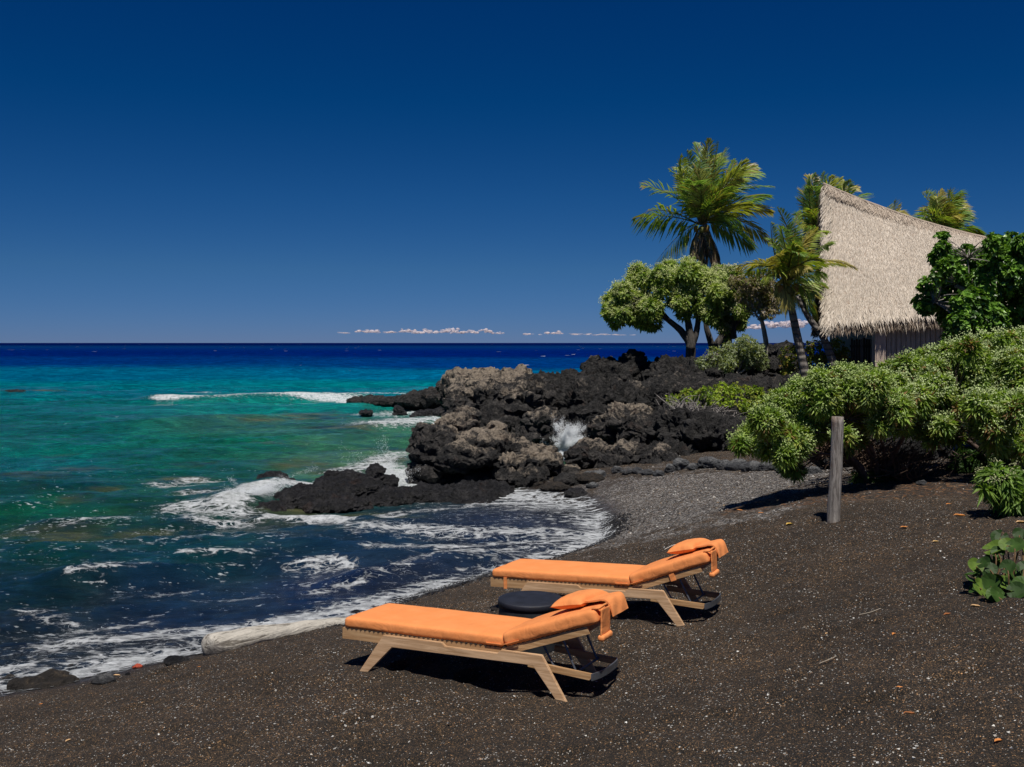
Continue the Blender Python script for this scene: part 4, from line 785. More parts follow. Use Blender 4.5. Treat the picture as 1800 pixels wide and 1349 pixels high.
# ------------------------------------------------------------------ vegetation
LEAF = m_leaf('bush_leaf', .35, .5, .35); LEAF2 = m_leaf('glossy_leaf', .25, .38, .5); PALM = m_leaf('palm_leaf', .38, .42, .5); FLW = m_attr('flower_head', .8, .1)
BK_D = m_bark('dark_bark', (.035, .03, .026), (.09, .08, .07)); BK_P = m_bark('pale_bark', (.16, .14, .12), (.34, .31, .28)); BK_PALM = m_bark('palm_bark', (.15, .13, .115), (.30, .27, .24), rings=1.6); BK_R = m_bark('reddish_bark', (.05, .033, .026), (.15, .10, .08))
def shell_pts(lobes, n, lo=.55, rng=RNG, squash=1.):
    L = np.array(lobes); vol = (L[:, 3]**2); k = rng.choice(len(L), n, p=vol/vol.sum()); d = rand_unit(n, rng); r = L[k, 3]*(lo+(1-lo)*rng.random(n)**.6)
    lump = 1+.22*gnoise(d*2.3+L[k, :3], 7)
    return L[k, :3]+d*(r*lump)[:, None]*np.array([1, 1, squash]), d, k
def occl(p, lobes, f=.78):
    """drop points lying deep inside other lobes"""
    L = np.array(lobes); c = np.zeros(len(p), int)
    for l in L: c += (((p-l[:3])**2).sum(1) < (l[3]*f)**2)
    return c == 0
def rosettes(mb, fl, c, ax, nl, Ln, Wd, cols, flower=0., rng=RNG, droop=.25, fcol=(.34, .38, .22), fr=.045):
    n = len(c); B = np.repeat(c, nl, 0); A = np.repeat(ax, nl, 0); pr = unit(np.cross(A, rand_unit(n*nl, rng))); th = rng.uniform(.35, 1.75, n*nl)
    D = A*np.cos(th)[:, None]+pr*np.sin(th)[:, None]; L = Ln*rng.uniform(.7, 1.15, n*nl); cb = np.array(cols)[rng.choice(len(cols), n)]; col = np.repeat(cb, nl, 0)*rng.uniform(.7, 1.3, (n*nl, 1))
    leaves(mb, B-A*.02, D, A+rand_unit(n*nl, rng)*.2, L, L*Wd, col, droop)
    if flower:
        k = (rng.random(n) < flower)&(ax[:, 2] > .1); cc = c[k]+ax[k]*Ln*.55; m = 20; q = np.repeat(cc, m, 0)+rng.normal(size=(len(cc)*m, 3))*fr*np.array([1, 1, .7])
        if len(q): scatter_tets(fl, q, fr*rng.uniform(.2, .42, len(q)), np.array(fcol)*rng.uniform(.75, 1.25, (len(q), 1)), rng)
def px_lobes(L, f, Y, dy=.5, sc=1., rng=RNG):
    out = []
    for l in L:
        x, y = f(l[0], l[1]); yy = Y+rng.uniform(-dy, dy)+(l[3] if len(l) > 3 else 0); c = P(x, y, yy); out.append((*c, l[2]*sc*yy/F_PX))
    return out
def limb(mb, pxs, Y, r0, r1, seed=0, n=8, jit=.0):
    pts = np.array([P(x, y, Y+(q[0] if q else 0)) for x, y, *q in pxs]); s = spline(pts, 7); s = s+np.stack([gnoise(s*1.3+k*5, seed) for k in range(3)], 1)*jit
    tube(mb, s, np.linspace(r0, r1, len(s)), n, rough=.12, seed=seed)
def twigs(mb, frm, lobes, rng=RNG, n=3, r=.02, jit=.15):
    frm = np.array(frm)
    for l in lobes:
        l = np.array(l)
        for _ in range(n):
            e = l[:3]+rand_unit(1, rng)[0]*l[3]*.75; a = frm[np.argmin(((frm-l[:3])**2).sum(1)+rng.random(len(frm))*.3)]
            m = (a+e)/2+rng.normal(size=3)*jit*np.linalg.norm(e-a)*.5; s = spline([a, m, e], 6); tube(mb, s, np.linspace(r, r*.3, len(s)), 5)

def frond(mb, b, m, t, L, rng, wind=(.5, 0, -.1), cols=((.27, .34, .055), (.36, .38, .08), (.16, .24, .045), (.20, .31, .09), (.42, .36, .10)), ragged=0., dens=46, hang=.35, up=None):
    s = np.linspace(0, 1, 26)[:, None]; c = 2*m-.5*(b+t); R_p = (1-s)**2*b+2*s*(1-s)*c+s*s*t
    tube(mb, R_p, np.linspace(.035, .006, 26), 5, (.13, .12, .035), cap=False)
    n = dens*2; u = np.repeat(np.linspace(.10, 1, dens), 2); side = np.tile([1, -1], dens); k = rng.random(n) > ragged; u, side = u[k], side[k]; n = len(u)
    fi = u*25; i0 = np.minimum(fi.astype(int), 24); f = (fi-i0)[:, None]; Bp = R_p[i0]*(1-f)+R_p[i0+1]*f; Tn = unit(R_p[i0+1]-R_p[i0])
    o_ = (t-b)*np.array([1, 1, 0]); o_ = o_/(np.linalg.norm(o_)+1e-6); tz = abs((t-b)[2])/np.linalg.norm(t-b); upv = np.array([0, 0, 1.])*(1-tz)-o_*tz*1.2; rl = rng.uniform(-.75, .75); S = unit(np.cross(Tn, upv+1e-3)); N = np.cross(S, Tn); S, N = S*math.cos(rl)+N*math.sin(rl), N*math.cos(rl)-S*math.sin(rl)
    ang = np.clip(1.1-.7*u, .25, 1.2)[:, None]
    D = unit(Tn*np.cos(ang)+S*side[:, None]*np.sin(ang)+N*.25+np.array([0, 0, -1.])*hang*rng.uniform(.5, 1.3, (n, 1))+np.array(wind)*rng.uniform(.4, 1.2, (n, 1))*.8+rand_unit(n, rng)*.07)
    ll = L*(np.sin(np.clip(u*.9+.12, 0, 1)*np.pi)**.6*.85+.15)*rng.uniform(.75, 1.1, n)
    base = np.array(cols)[rng.choice(len(cols), 1)[0]]; col = base*rng.uniform(.75, 1.3, (n, 1)); ye = (rng.random((n, 1)) < .12); col = np.where(ye, np.array([.28, .22, .06]), col)
    leaves(mb, Bp, D, N, ll, .058*L/.8*np.ones(n), col, droop=.22+hang*.3, fold=.1)
def palm(label, crown, Y, tips, trunk, r0, r1, L=.85, wind=(.45, 0, -.05), dead=(), seed=0, dens=46, sag=.16, nuts=True, cols=None, trk=BK_PALM):
    rng = np.random.default_rng(seed); cr = P(*crown, Y)
    tp = np.array([P(x, y, Y+(q[0] if q else 0)) for x, y, *q in trunk]); s = spline(tp, 10)
    root = empty('palm_tree', s[0], label, 'palm tree'); org = s[0]
    mb = MB(); rr = np.linspace(r0, r1, len(s)); rr[:4] *= np.array([1.25, 1.15, 1.08, 1.03]); tube(mb, s-org, rr, 14, rough=.05, seed=seed); mb.build('trunk', trk, root, smooth=True)
    mb = MB(); kw = dict(cols=cols) if cols else {}
    for tip in tips:
        x, y, *q = tip; o = q[0] if len(q) > 0 else rng.uniform(-1.3, 1.3); rg = q[1] if len(q) > 1 else 0.; t = P(x, y, Y+o); b = cr+rng.normal(size=3)*.10; ln = np.linalg.norm(t-b)
        m = (b+t)/2+np.array([0, 0, sag*ln*(1. if t[2] < cr[2]+ln*.75 else .35)])+rng.normal(size=3)*.05*ln
        frond(mb, b-org, m-org, t-org, L*rng.uniform(.85, 1.1), rng, wind, ragged=rg, dens=dens, hang=.12 if t[2] > cr[2]+.3 else .4, **kw)
    for tip in tips:
        x, y, *q = tip
        if (len(q) > 1 and q[1] > .2) or rng.random() > .1: continue
        x, y = crown[0]+(x-crown[0])*.88+rng.normal()*9, crown[1]+(y-crown[1])*.88+rng.normal()*9; t = P(x, y, Y+rng.uniform(-1.6, 1.6)); b = cr+rng.normal(size=3)*.1; ln = np.linalg.norm(t-b)
        m = (b+t)/2+np.array([0, 0, sag*ln])+rng.normal(size=3)*.06*ln; frond(mb, b-org, m-org, t-org, L*rng.uniform(.85, 1.1), rng, wind, dens=dens, hang=.3 if t[2] > cr[2] else .5, **kw)
    mb.build('crown', PALM, root)
    if dead:
        mb = MB()
        for x, y in dead:
            t = P(x, y, Y+rng.uniform(-.5, .5)); b = cr+np.array([0, 0, -.15]); m = (b+t)/2+rng.normal(size=3)*.15; frond(mb, b-org, m-org, t-org, L*.55, rng, (0, 0, -1.2), ((.26, .19, .14), (.36, .27, .21), (.16, .11, .085)), 0, 34, 1.2)
        mb.build('dead_frond_skirt', PALM, root)
    if nuts:
        mb = MB(); v0, f0 = ico(2)
        for k in range(7): a = rng.uniform(0, 6.28); mb.add(v0*np.array([.11, .11, .14])+cr-org+np.array([math.cos(a)*.28, math.sin(a)*.28-.1, -.28+rng.normal()*.08]), f0, (.22, .12, .03) if k % 2 else (.12, .12, .03))
        for k in range(60):
            a = rand_unit(1, rng)[0]; b = cr-org+np.array([0, 0, -.1]); e = b+np.array([a[0]*.35, a[1]*.35, abs(a[2])*.45+.05]); tube(mb, np.array([b, e]), [.012, .004], 4, (.38, .2, .07) if rng.random() < .6 else (.3, .24, .1), cap=False)
        mb.build('coconuts', m_attr('coconut', .6), root)
    return root
c2 = lambda x, y: (1030+x/3., 230+y/3.)
palm('tallest palm tree, windswept, with a skirt of dead brown fronds, above the round crowned tree', (1233, 392), 45,
     [(1247, 246), (1207, 266), (1222, 252, .8), (1236, 262, -.8), (1262, 253, 0), (1256, 275, 1.), (1290, 282, 1), (1327, 293, .5), (1312, 283, -1), (1300, 310, -.5), (1357, 328, .4), (1352, 345, -.3), (1355, 374, 0), (1320, 362, -1.2), (1300, 390, -1), (1352, 428, .5, .15), (1285, 330, -1.4), (1230, 300, -1.2), (1215, 320, -1.5),
      (1177, 300, .6, .3), (1195, 310, -.6, .2), (1129, 327, 0, .45), (1150, 340, .5, .4), (1115, 384, 0, .4), (1130, 376, -1, .5), (1152, 462, 0, .1), (1196, 276, 0, .2), (1275, 262, 0), (1340, 305, 1.2)],
     [(1278, 640), (1274, 560), (1262, 480), (1248, 430), (1236, 396)], .26, .17, 1.15, (.35, 0, .02), [(1217, 462), (1228, 470), (1237, 466), (1250, 482), (1262, 480), (1271, 470), (1242, 455), (1256, 462), (1222, 448), (1266, 455)], 11)
palm('slender palm tree standing between the round crowned trees and the thatched house', (1381, 494), 30,
     [(1367, 366), (1355, 392), (1349, 420), (1343, 462, .5), (1386, 398), (1398, 402), (1410, 392), (1420, 408), (1436, 402), (1453, 410), (1456, 432), (1446, 462), (1430, 440), (1503, 473, -.4), (1484, 468, .3), (1450, 482, -1), (1430, 515, -.5), (1405, 532, -.3), (1297, 471, 0, .1), (1312, 480, .6), (1372, 400, -1), (1362, 450, -1), (1395, 430, -1), (1412, 450, -1.4), (1340, 490, -.8), (1420, 470, -1.3), (1385, 540, -.7), (1405, 370, .4)],
     [(1419, 684), (1412, 640), (1401, 590), (1391, 540), (1383, 500)], .14, .095, .62, (.4, 0, -.08), (), 12, 44)
palm('palm tree whose crown shows behind the left edge of the thatched roof peak', (1440, 415), 46,
     [(1420, 310), (1432, 306), (1447, 304), (1462, 310), (1478, 316), (1493, 318), (1508, 330), (1523, 341), (1404, 335), (1402, 352), (1398, 378), (1404, 395), (1410, 420), (1412, 445), (1428, 330, -1), (1440, 350, -1), (1425, 370, -1), (1418, 400, -1), (1470, 330, -1), (1495, 345, -1)],
     [(1478, 640), (1470, 560), (1455, 480), (1443, 420)], .22, .16, 1.05, (.4, 0, -.05), (), 13)
palm('leaning palm with a low small crown tucked beside the roof corner', (1400, 512), 34,
     [(1432, 542, 0), (1422, 548, .4), (1375, 545), (1440, 520, 0), (1420, 500, .5), (1452, 505, .8), (1380, 520, .8), (1430, 485, .6), (1436, 560, .3)],
     [(1467, 646), (1456, 615), (1444, 588), (1424, 562), (1402, 520)], .14, .09, .55, (.35, 0, -.3), (), 14, 36, nuts=False)
palm('windblown palm crown rising behind the thatched roof ridge on the right', (1652, 420), 56,
     [(1621, 339), (1636, 345), (1654, 334), (1668, 336), (1680, 346), (1695, 368), (1708, 382), (1723, 411), (1716, 425), (1690, 352), (1612, 385), (1626, 365), (1645, 350, -1), (1664, 360, -1), (1680, 380, -1), (1700, 410, -1), (1640, 380, -1)],
     [(1662, 640), (1660, 540), (1653, 430)], .25, .18, 1.25, (.75, 0, -.3), (), 15, 50, .24, False)
palm('palm of which only frond tips show over the middle of the roof ridge', (1558, 400), 58,
     [(1573, 355), (1583, 358), (1566, 360), (1592, 378), (1600, 385), (1540, 392), (1550, 375)], [(1560, 640), (1560, 520), (1558, 405)], .22, .16, .8, (.5, 0, -.1), (), 16, 36, .2, False)

def tree(label, L, f, Y, trunk, n, Ln, Wd, cols, fl=.0, nl=7, dy=.8, seed=0, bark=BK_D, name='broadleaf_tree', cat='tree', fcol=(.42, .44, .26), fr=.06, lo=.6, leafm=LEAF, tw=3, twr=.02, droop=.2, squash=1., inner=True, stem='trunk', upb=.35):
    rng = np.random.default_rng(seed); lobes = px_lobes(L, f, Y, dy, 1/f.s, rng); tr = [(np.array(P(*f(*q[:2]), Y+(q[2] if len(q) > 2 else 0)))) for seg_ in trunk for q in seg_[0]]
    org = tr[0].copy(); root = empty(name, org, label, cat); mb = MB(); j = 0
    for pts, r0, r1 in trunk:
        s = spline([np.array(P(*f(*q[:2]), Y+(q[2] if len(q) > 2 else 0))) for q in pts], 7); s = s+np.stack([gnoise(s*1.3+k*5, seed+j) for k in range(3)], 1)*r0*.6; tube(mb, s-org, np.linspace(r0, r1, len(s)), 8, rough=.12, seed=seed); j += 1
    twigs(mb, np.array(tr)[1:]-org, [(*(np.array(l[:3])-org), l[3]) for l in lobes], rng, tw, twr); mb.build(stem, bark, root, smooth=True)
    p_, d, k = shell_pts(lobes, n, lo, rng, squash); kp_ = occl(p_, lobes) if inner else np.ones(len(p_), bool); p_, d = p_[kp_], d[kp_]
    ax = unit(d+np.array([0, 0, upb])+rand_unit(len(d), rng)*.3); mb, fm_ = MB(), MB(); rosettes(mb, fm_, p_-org, ax, nl, Ln, Wd, cols, fl, rng, droop, fcol, fr)
    mb.build('foliage' if cat != 'tree' else 'crown', leafm, root)
    if fm_.n: fm_.build('flower_heads', FLW, root)
    return root
class Fr:
    def __init__(s, x, y, k): s.x, s.y, s.s = x, y, k
    def __call__(s, a, b): return (s.x+a/s.s, s.y+b/s.s)
f2, f3, f4, f1 = Fr(1030, 230, 3.), Fr(1380, 290, 3.645), Fr(1280, 560, 3.373), Fr(0, 0, 1.)
GCOL = [(.30, .38, .08), (.22, .31, .06), (.37, .44, .11), (.16, .25, .045)]
tree('biggest round crowned tree with pale green flower heads and a dark forked trunk', [(280, 750, 46), (330, 790, 44), (250, 790, 34), (190, 850, 46), (230, 880, 46), (140, 900, 44), (120, 950, 34), (180, 950, 50), (240, 960, 54), (300, 900, 52), (340, 940, 56), (290, 1000, 40), (350, 1010, 40), (400, 770, 52), (440, 730, 40), (480, 790, 54), (400, 850, 36), (540, 750, 54), (600, 760, 50), (520, 860, 50), (560, 900, 50), (620, 860, 52), (650, 800, 46), (690, 850, 38), (670, 910, 44), (620, 940, 46), (545, 700, 30), (160, 1005, 30), (515, 965, 26), (660, 975, 34), (700, 790, 36), (500, 910, 36), (450, 900, 20)], f2, 42,
     [([(550, 1225), (545, 1130), (500, 1070), (440, 1000), (375, 960)], .22, .08), ([(548, 1150), (545, 1040), (530, 940), (480, 850)], .19, .06), ([(550, 1140), (580, 1040), (590, 950), (600, 880)], .15, .06), ([(440, 1000), (380, 930), (300, 900)], .08, .03), ([(530, 940), (440, 860), (340, 800)], .08, .03)], 4200, .25, .36, GCOL, .5, 8, .8, 21, fcol=(.55, .60, .26), fr=.065)
tree('second round crowned tree with twisted dark limbs, right of the biggest round crowned tree', [(740, 770, 46), (700, 800, 36), (780, 820, 44), (750, 870, 46), (790, 890, 40), (720, 930, 36), (700, 990, 40), (800, 1010, 34), (820, 950, 34), (700, 750, 34), (735, 1060, 24), (780, 760, 36)], f2, 44,
     [([(672, 1165), (650, 1080), (635, 1010), (640, 950)], .16, .07), ([(675, 1150), (720, 1080), (775, 1040), (785, 940), (770, 860)], .17, .07), ([(775, 1040), (830, 975), (880, 965)], .10, .04), ([(780, 1100), (778, 1050), (785, 980)], .15, .12)], 1700, .26, .34, GCOL, .35, 8, .7, 22, fcol=(.46, .46, .26), fr=.08)
tree('small tree with a greyish brown crown and a pale slender trunk', [(900, 880, 95), (970, 860, 70), (860, 800, 62), (930, 800, 60), (1000, 920, 50), (830, 860, 50), (960, 960, 40), (780, 800, 40)], f2, 39,
     [([(944, 1200), (942, 1090), (930, 1010), (905, 985)], .11, .06), ([(932, 1010), (920, 940), (900, 860)], .07, .03), ([(932, 1000), (970, 930), (990, 880)], .05, .02), ([(905, 985), (880, 930), (860, 850)], .05, .02)], 1500, .13, .4, [(.22, .20, .09), (.30, .24, .16), (.20, .23, .06), (.36, .30, .22)], 0, 6, .8, 23, bark=BK_P, tw=14, twr=.014, lo=.3, inner=False)
tree('silver green shrub growing on the dark lava beneath the small trees', [(840, 1130, 60), (760, 1170, 60), (680, 1190, 55), (900, 1170, 55), (620, 1225, 40), (850, 1200, 60), (930, 1230, 40), (750, 1230, 50), (840, 1100, 30)], f2, 38,
     [([(780, 1290), (760, 1220), (700, 1180)], .05, .02), ([(790, 1290), (830, 1210), (850, 1130)], .05, .02), ([(800, 1290), (880, 1230), (920, 1190)], .05, .02)], 1500, .11, .35, [(.26, .31, .16), (.20, .25, .12), (.36, .40, .26), (.25, .29, .07)], 0, 6, .6, 24, bark=BK_P, name='shrub', cat='shrub', stem='stems', tw=10, twr=.012, lo=.3, inner=False)
tree('yellow green shrub behind the slender palm trunk, beside the house fence', [(1090, 1200, 70), (1170, 1170, 65), (1240, 1160, 60), (1320, 1150, 55), (1120, 1290, 65), (1200, 1260, 70), (1290, 1220, 60), (1060, 1260, 40), (1370, 1190, 40)], f2, 36,
     [([(1180, 1370), (1170, 1280), (1150, 1200)], .05, .02), ([(1200, 1370), (1240, 1260), (1280, 1190)], .05, .02)], 1700, .12, .5, [(.22, .28, .03), (.32, .34, .045), (.13, .18, .022), (.30, .20, .05)], 0, 6, .8, 25, name='shrub', cat='shrub', stem='stems', lo=.45)
tree('low bright yellow green ground shrub on the lava slope', [(1185, 704, 14), (1210, 696, 16), (1240, 692, 17), (1268, 688, 18), (1298, 688, 18), (1325, 692, 18), (1348, 698, 16), (1230, 708, 16), (1262, 708, 18), (1295, 712, 20), (1325, 715, 20), (1335, 735, 20), (1305, 728, 14), (1350, 715, 16)], f1, 30,
     [([(1270, 745), (1250, 715), (1220, 705)], .03, .012), ([(1300, 750), (1300, 715), (1310, 700)], .03, .012)], 2200, .10, .5, [(.26, .36, .03), (.34, .44, .045), (.17, .26, .03), (.30, .33, .05)], 0, 6, .6, 26, name='shrub', cat='shrub', stem='stems', lo=.5, squash=.8)
# bare grey branches
def brush(label, cx, cy, w, h, Y, n, seed, col=(.33, .30, .28)):
    rng = np.random.default_rng(seed); mb = MB(); org = P(cx, cy+h, Y)
    for _ in range(n):
        x = cx+rng.uniform(-w, w); a = P(x, cy+h*.8+rng.uniform(-4, 4)+(x-cx)*.35, Y+rng.uniform(-.6, .6)); e = a+np.array([rng.uniform(-.7, .7), rng.uniform(-.5, .2), rng.uniform(.15, .55)]); m = (a+e)/2+rng.normal(size=3)*.12
        tube(mb, spline([a-org, m-org, e-org], 5), np.linspace(.012, .004, 10), 4, np.array(col)*rng.uniform(.6, 1.2))
    o = mb.build('dead_brush', m_attr('grey_twig', .85)); o.location = [float(v) for v in org]; tag(o, label, 'dead brush')
brush('tangle of bare grey branches under the low yellow green ground shrub', 1250, 735, 62, 12, 29.3, 260, 31)
# the big flowering bushes at the right
BC = [(.24, .34, .06), (.30, .42, .08), (.14, .22, .04), (.32, .42, .11), (.21, .30, .04), (.11, .19, .03), (.19, .29, .06), (.28, .40, .08), (.13, .21, .05), (.17, .26, .04), (.24, .33, .05), (.30, .34, .08), (.24, .15, .06)]
LB1 = [(130, 715, 66), (70, 740, 34), (220, 610, 80), (330, 510, 85), (440, 450, 80), (550, 380, 66), (690, 350, 66), (250, 740, 75), (390, 730, 85), (480, 640, 95), (600, 560, 95), (400, 600, 90), (560, 470, 95), (700, 430, 100), (820, 365, 66), (370, 860, 52), (400, 900, 35), (690, 690, 42), (740, 560, 70), (330, 800, 50), (830, 430, 90), (620, 640, 50), (850, 560, 60), (880, 370, 50), (760, 690, 55), (900, 620, 55), (1000, 610, 55), (700, 760, 30), (1010, 540, 60)]
LB2 = [(960, 320, 56), (1060, 280, 56), (1160, 245, 56), (1290, 215, 60), (1420, 180, 58), (1540, 165, 60), (1640, 150, 60), (1740, 160, 70), (960, 410, 80), (1080, 370, 80), (1200, 330, 85), (1330, 290, 95), (1460, 280, 95), (1590, 270, 95), (1720, 290, 100), (990, 500, 80), (1110, 480, 85), (1230, 420, 90), (1350, 410, 90), (1480, 400, 95), (1620, 400, 95), (1750, 420, 95), (1130, 580, 60), (1240, 550, 70), (1370, 540, 60), (1490, 520, 75), (1610, 520, 80), (1730, 540, 80), (1560, 640, 60), (1680, 650, 75), (1640, 740, 50), (1790, 640, 80), (1490, 640, 50), (1600, 740, 50), (1740, 760, 60), (1560, 720, 35), (1270, 640, 55), (1160, 650, 50), (1210, 700, 40), (1330, 690, 45), (1080, 640, 45), (1840, 300, 110), (1860, 500, 110)]
tree('big flowering bush with white green flower heads right behind the wooden post', LB1, f4, 14.9, [([(900, 1000, 1.3), (880, 860, 1), (820, 720, .5), (700, 600)], .055, .025), ([(930, 1000, 1.3), (960, 860, 1.1), (1040, 700, .6), (1060, 600)], .05, .025), ([(830, 1000, 1.2), (760, 860, .8), (600, 740, .3), (450, 680)], .05, .02), ([(960, 1000, 1.4), (930, 880, 1.2), (920, 760, .9), (860, 600, .5)], .04, .018), ([(820, 970, 1.2), (720, 850, .8), (560, 800, .2), (400, 800)], .035, .012), ([(880, 860, 1.), (780, 740, .5), (640, 700)], .035, .012)],
     3900, .155, .20, BC, .24, 14, .6, 41, bark=BK_R, name='flowering_bush', cat='bush', stem='branches', fcol=(.36, .45, .17), fr=.044, lo=.62, tw=5, twr=.012, upb=.6)
LB2 = [(a_, b_, c_, (-1.0 if b_ > 470 else 0.)+(.6 if 1050 < a_ < 1340 and b_ > 630 else 0.)) for a_, b_, c_ in LB2]
tree('widest flowering bush at the right edge, spreading in front of the house wall', LB2, f4, 16.3, [([(1560, 900, 1), (1500, 790, .7), (1380, 680, .3), (1280, 620)], .08, .035), ([(1620, 900, 1), (1600, 760, .5), (1540, 640)], .05, .03), ([(1680, 900, 1), (1700, 740, .5), (1720, 600)], .05, .03), ([(1500, 790), (1400, 720), (1230, 690), (1100, 600)], .04, .02), ([(1740, 880), (1780, 740), (1760, 600)], .05, .02)],
     5000, .165, .20, BC, .32, 14, .7, 42, bark=BK_R, name='flowering_bush', cat='bush', stem='branches', fcol=(.42, .50, .23), fr=.046, lo=.62, tw=5, twr=.012, upb=.6)
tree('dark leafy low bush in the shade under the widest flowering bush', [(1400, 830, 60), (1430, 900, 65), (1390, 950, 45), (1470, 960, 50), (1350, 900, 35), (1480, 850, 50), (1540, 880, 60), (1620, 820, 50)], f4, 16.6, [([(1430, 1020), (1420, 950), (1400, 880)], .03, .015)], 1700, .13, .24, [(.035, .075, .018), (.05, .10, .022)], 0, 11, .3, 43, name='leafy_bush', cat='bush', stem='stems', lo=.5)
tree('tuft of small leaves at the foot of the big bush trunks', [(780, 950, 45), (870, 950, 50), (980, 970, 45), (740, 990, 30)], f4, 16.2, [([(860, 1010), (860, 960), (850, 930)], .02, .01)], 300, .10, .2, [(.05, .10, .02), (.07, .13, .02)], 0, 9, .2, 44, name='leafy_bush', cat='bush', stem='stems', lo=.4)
f6 = Fr(1690, 780, 4.355)
tree('large leaved flowering bush branch at the right edge beside the open sand', [(250, 240, 75), (330, 300, 95), (430, 280, 90), (220, 290, 50), (400, 400, 90), (320, 400, 60), (450, 480, 60), (520, 380, 120), (170, 350, 25)], f6, 11.2, [([(620, 500), (480, 400), (330, 320)], .03, .015), ([(620, 500), (480, 330), (400, 260)], .03, .015)],
     330, .17, .24, [(.14, .24, .04), (.20, .31, .06), (.10, .18, .03)], .22, 11, .25, 45, name='flowering_bush', cat='bush', stem='branches', fcol=(.36, .38, .2), fr=.03, lo=.3, inner=False, tw=6, twr=.01, droop=.4, upb=.3)
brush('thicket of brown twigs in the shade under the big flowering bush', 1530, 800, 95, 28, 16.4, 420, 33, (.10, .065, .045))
# dark green tree beside the house
DC = [(.075, .17, .02), (.13, .26, .035), (.045, .11, .015), (.20, .36, .05)]
tree('dense dark green glossy leaved tree at the right, in front of the thatched roof', [(1005, 460, 30), (1012, 525, 36), (980, 590, 44), (1075, 600, 52), (1170, 550, 38), (985, 700, 44), (905, 770, 44), (870, 870, 40), (900, 910, 40), (990, 850, 80), (1100, 770, 80), (1090, 690, 55), (1250, 610, 75), (1340, 500, 55), (1400, 540, 70), (1450, 480, 50), (1530, 500, 60), (1180, 900, 110), (1290, 760, 120), (1400, 640, 110), (1480, 700, 130), (1050, 960, 70), (1150, 1010, 90), (1290, 1000, 130), (1450, 950, 150), (1560, 820, 150), (1600, 600, 120), (1060, 1090, 40), (1030, 640, 45)], f3, 26,
     [([(1420, 1300), (1400, 1080), (1300, 900), (1100, 760)], .16, .05), ([(1430, 1300), (1480, 1000), (1480, 760)], .15, .05), ([(1300, 900), (1190, 800), (1170, 600)], .05, .02), ([(1350, 1000), (1200, 960), (960, 880)], .06, .02)], 5600, .15, .75, DC, 0, 7, .9, 46, bark=BK_P, leafm=LEAF2, tw=5, twr=.018, lo=.55, droop=.3, inner=True)
# round leaved creeping plant at the right edge
def round_leaf(mb, c, n, r, col, rng):
    n = unit(np.array(n, float)); a = unit(np.cross(n, rng.normal(size=3))); b = np.cross(n, a); k = 16; t = np.linspace(.25, 2*np.pi-.25, k); rad = r*(1-.12*np.cos(t))
    wav = .10*r*np.sin(t*3+rng.uniform(0, 6)); O = c+n*0; ring = c+a*(np.cos(t)*rad)[:, None]+b*(np.sin(t)*rad)[:, None]+n*(wav+.14*r)[:, None]; mid = c+a*(np.cos(t)*rad*.55)[:, None]+b*(np.sin(t)*rad*.55)[:, None]+n*.03*r
    V = np.vstack([c[None]+a*r*.25*0, mid, ring]); T3 = [[0, i+1, i+2] for i in range(k-1)]; Q = [[i+1, i+1+k, i+2+k, i+2] for i in range(k-1)]
    cc = np.vstack([np.array(col)[None]*1.5, np.tile(np.array(col)*1.0, (k, 1)), np.tile(np.array(col)*1.05, (k, 1))]); cc[1::4] *= 1.25; mb.add(V, [np.array(T3), np.array(Q)], cc)
rng = np.random.default_rng(50); mb, ms = MB(), MB(); org = np.array(G(1790, 1055, 1.6, 0.))
root = empty('seagrape_plant', org, 'low plant with big round green leaves on the sand at the right edge', 'plant')
for x, y, dY in [(1745, 965, .2), (1755, 972, .1), (1770, 958, .15), (1783, 960, .1), (1800, 970, 0), (1716, 995, .1), (1728, 990, 0), (1740, 1000, -.1), (1722, 1012, .1), (1708, 1010, 0), (1770, 998, -.2), (1762, 990, .1), (1785, 1010, -.1), (1800, 1000, -.1), (1735, 1048, -.35), (1755, 1052, -.35), (1775, 1055, -.35), (1795, 1050, -.3), (1740, 1030, -.1), (1722, 1032, -.1), (1765, 1035, -.1), (1790, 1030, 0), (1815, 1040, 0), (1820, 980, 0), (1805, 1070, -.4), (1750, 1018, 0), (1778, 1022, 0), (1730, 1020, .1), (1812, 1015, .1), (1712, 1022, .2), (1745, 985, .25), (1758, 945, .3), (1792, 940, .3), (1810, 955, .2), (1735, 1010, .15), (1770, 1045, -.1), (1750, 1060, -.4), (1785, 1066, -.45), (1718, 1040, .0)]:
    Y = 8.3+dY+rng.uniform(-.08, .08); c = P(x, y, Y); gz_ = T(c[0], c[1]); c[2] = max(c[2], gz_+.04); n_ = np.array([rng.normal()*.5-.2, -.55+rng.normal()*.5, .75]); 
    for kk in range(1): round_leaf(mb, c-org, n_, rng.uniform(.05, .09), np.array([(.035, .075, .014), (.05, .10, .018), (.022, .05, .010), (.09, .15, .022)][rng.integers(4)]), rng)
    tube(ms, spline([((c-org)*.75+np.array([rng.uniform(-.06, .06), .03, 0]))*np.array([1, 1, 0])+np.array([0, 0, T(*((c-org)*.75+org)[:2])-org[2]]), (c-org)*.85+np.array([0, 0, -.03]), c-org-unit(n_)*.01], 5), .006, 5, (.12, .07, .03))
ms.build('stems', m_attr('plant_stem', .7), root); mb.build('leaves', m_leaf('round_leaf', .2, .55, .25), root, smooth=False)
# ------------------------------------------------------------------ thatched house
THM = m_attr('thatch', .9, .1, 30, .02)
HR = np.random.default_rng(70)
root = empty('thatched_house', (11, 36, 2.2), 'thatched house with a steep high prowed roof above the bushes at the right', 'house'); HO = np.array([11, 36, 2.2])
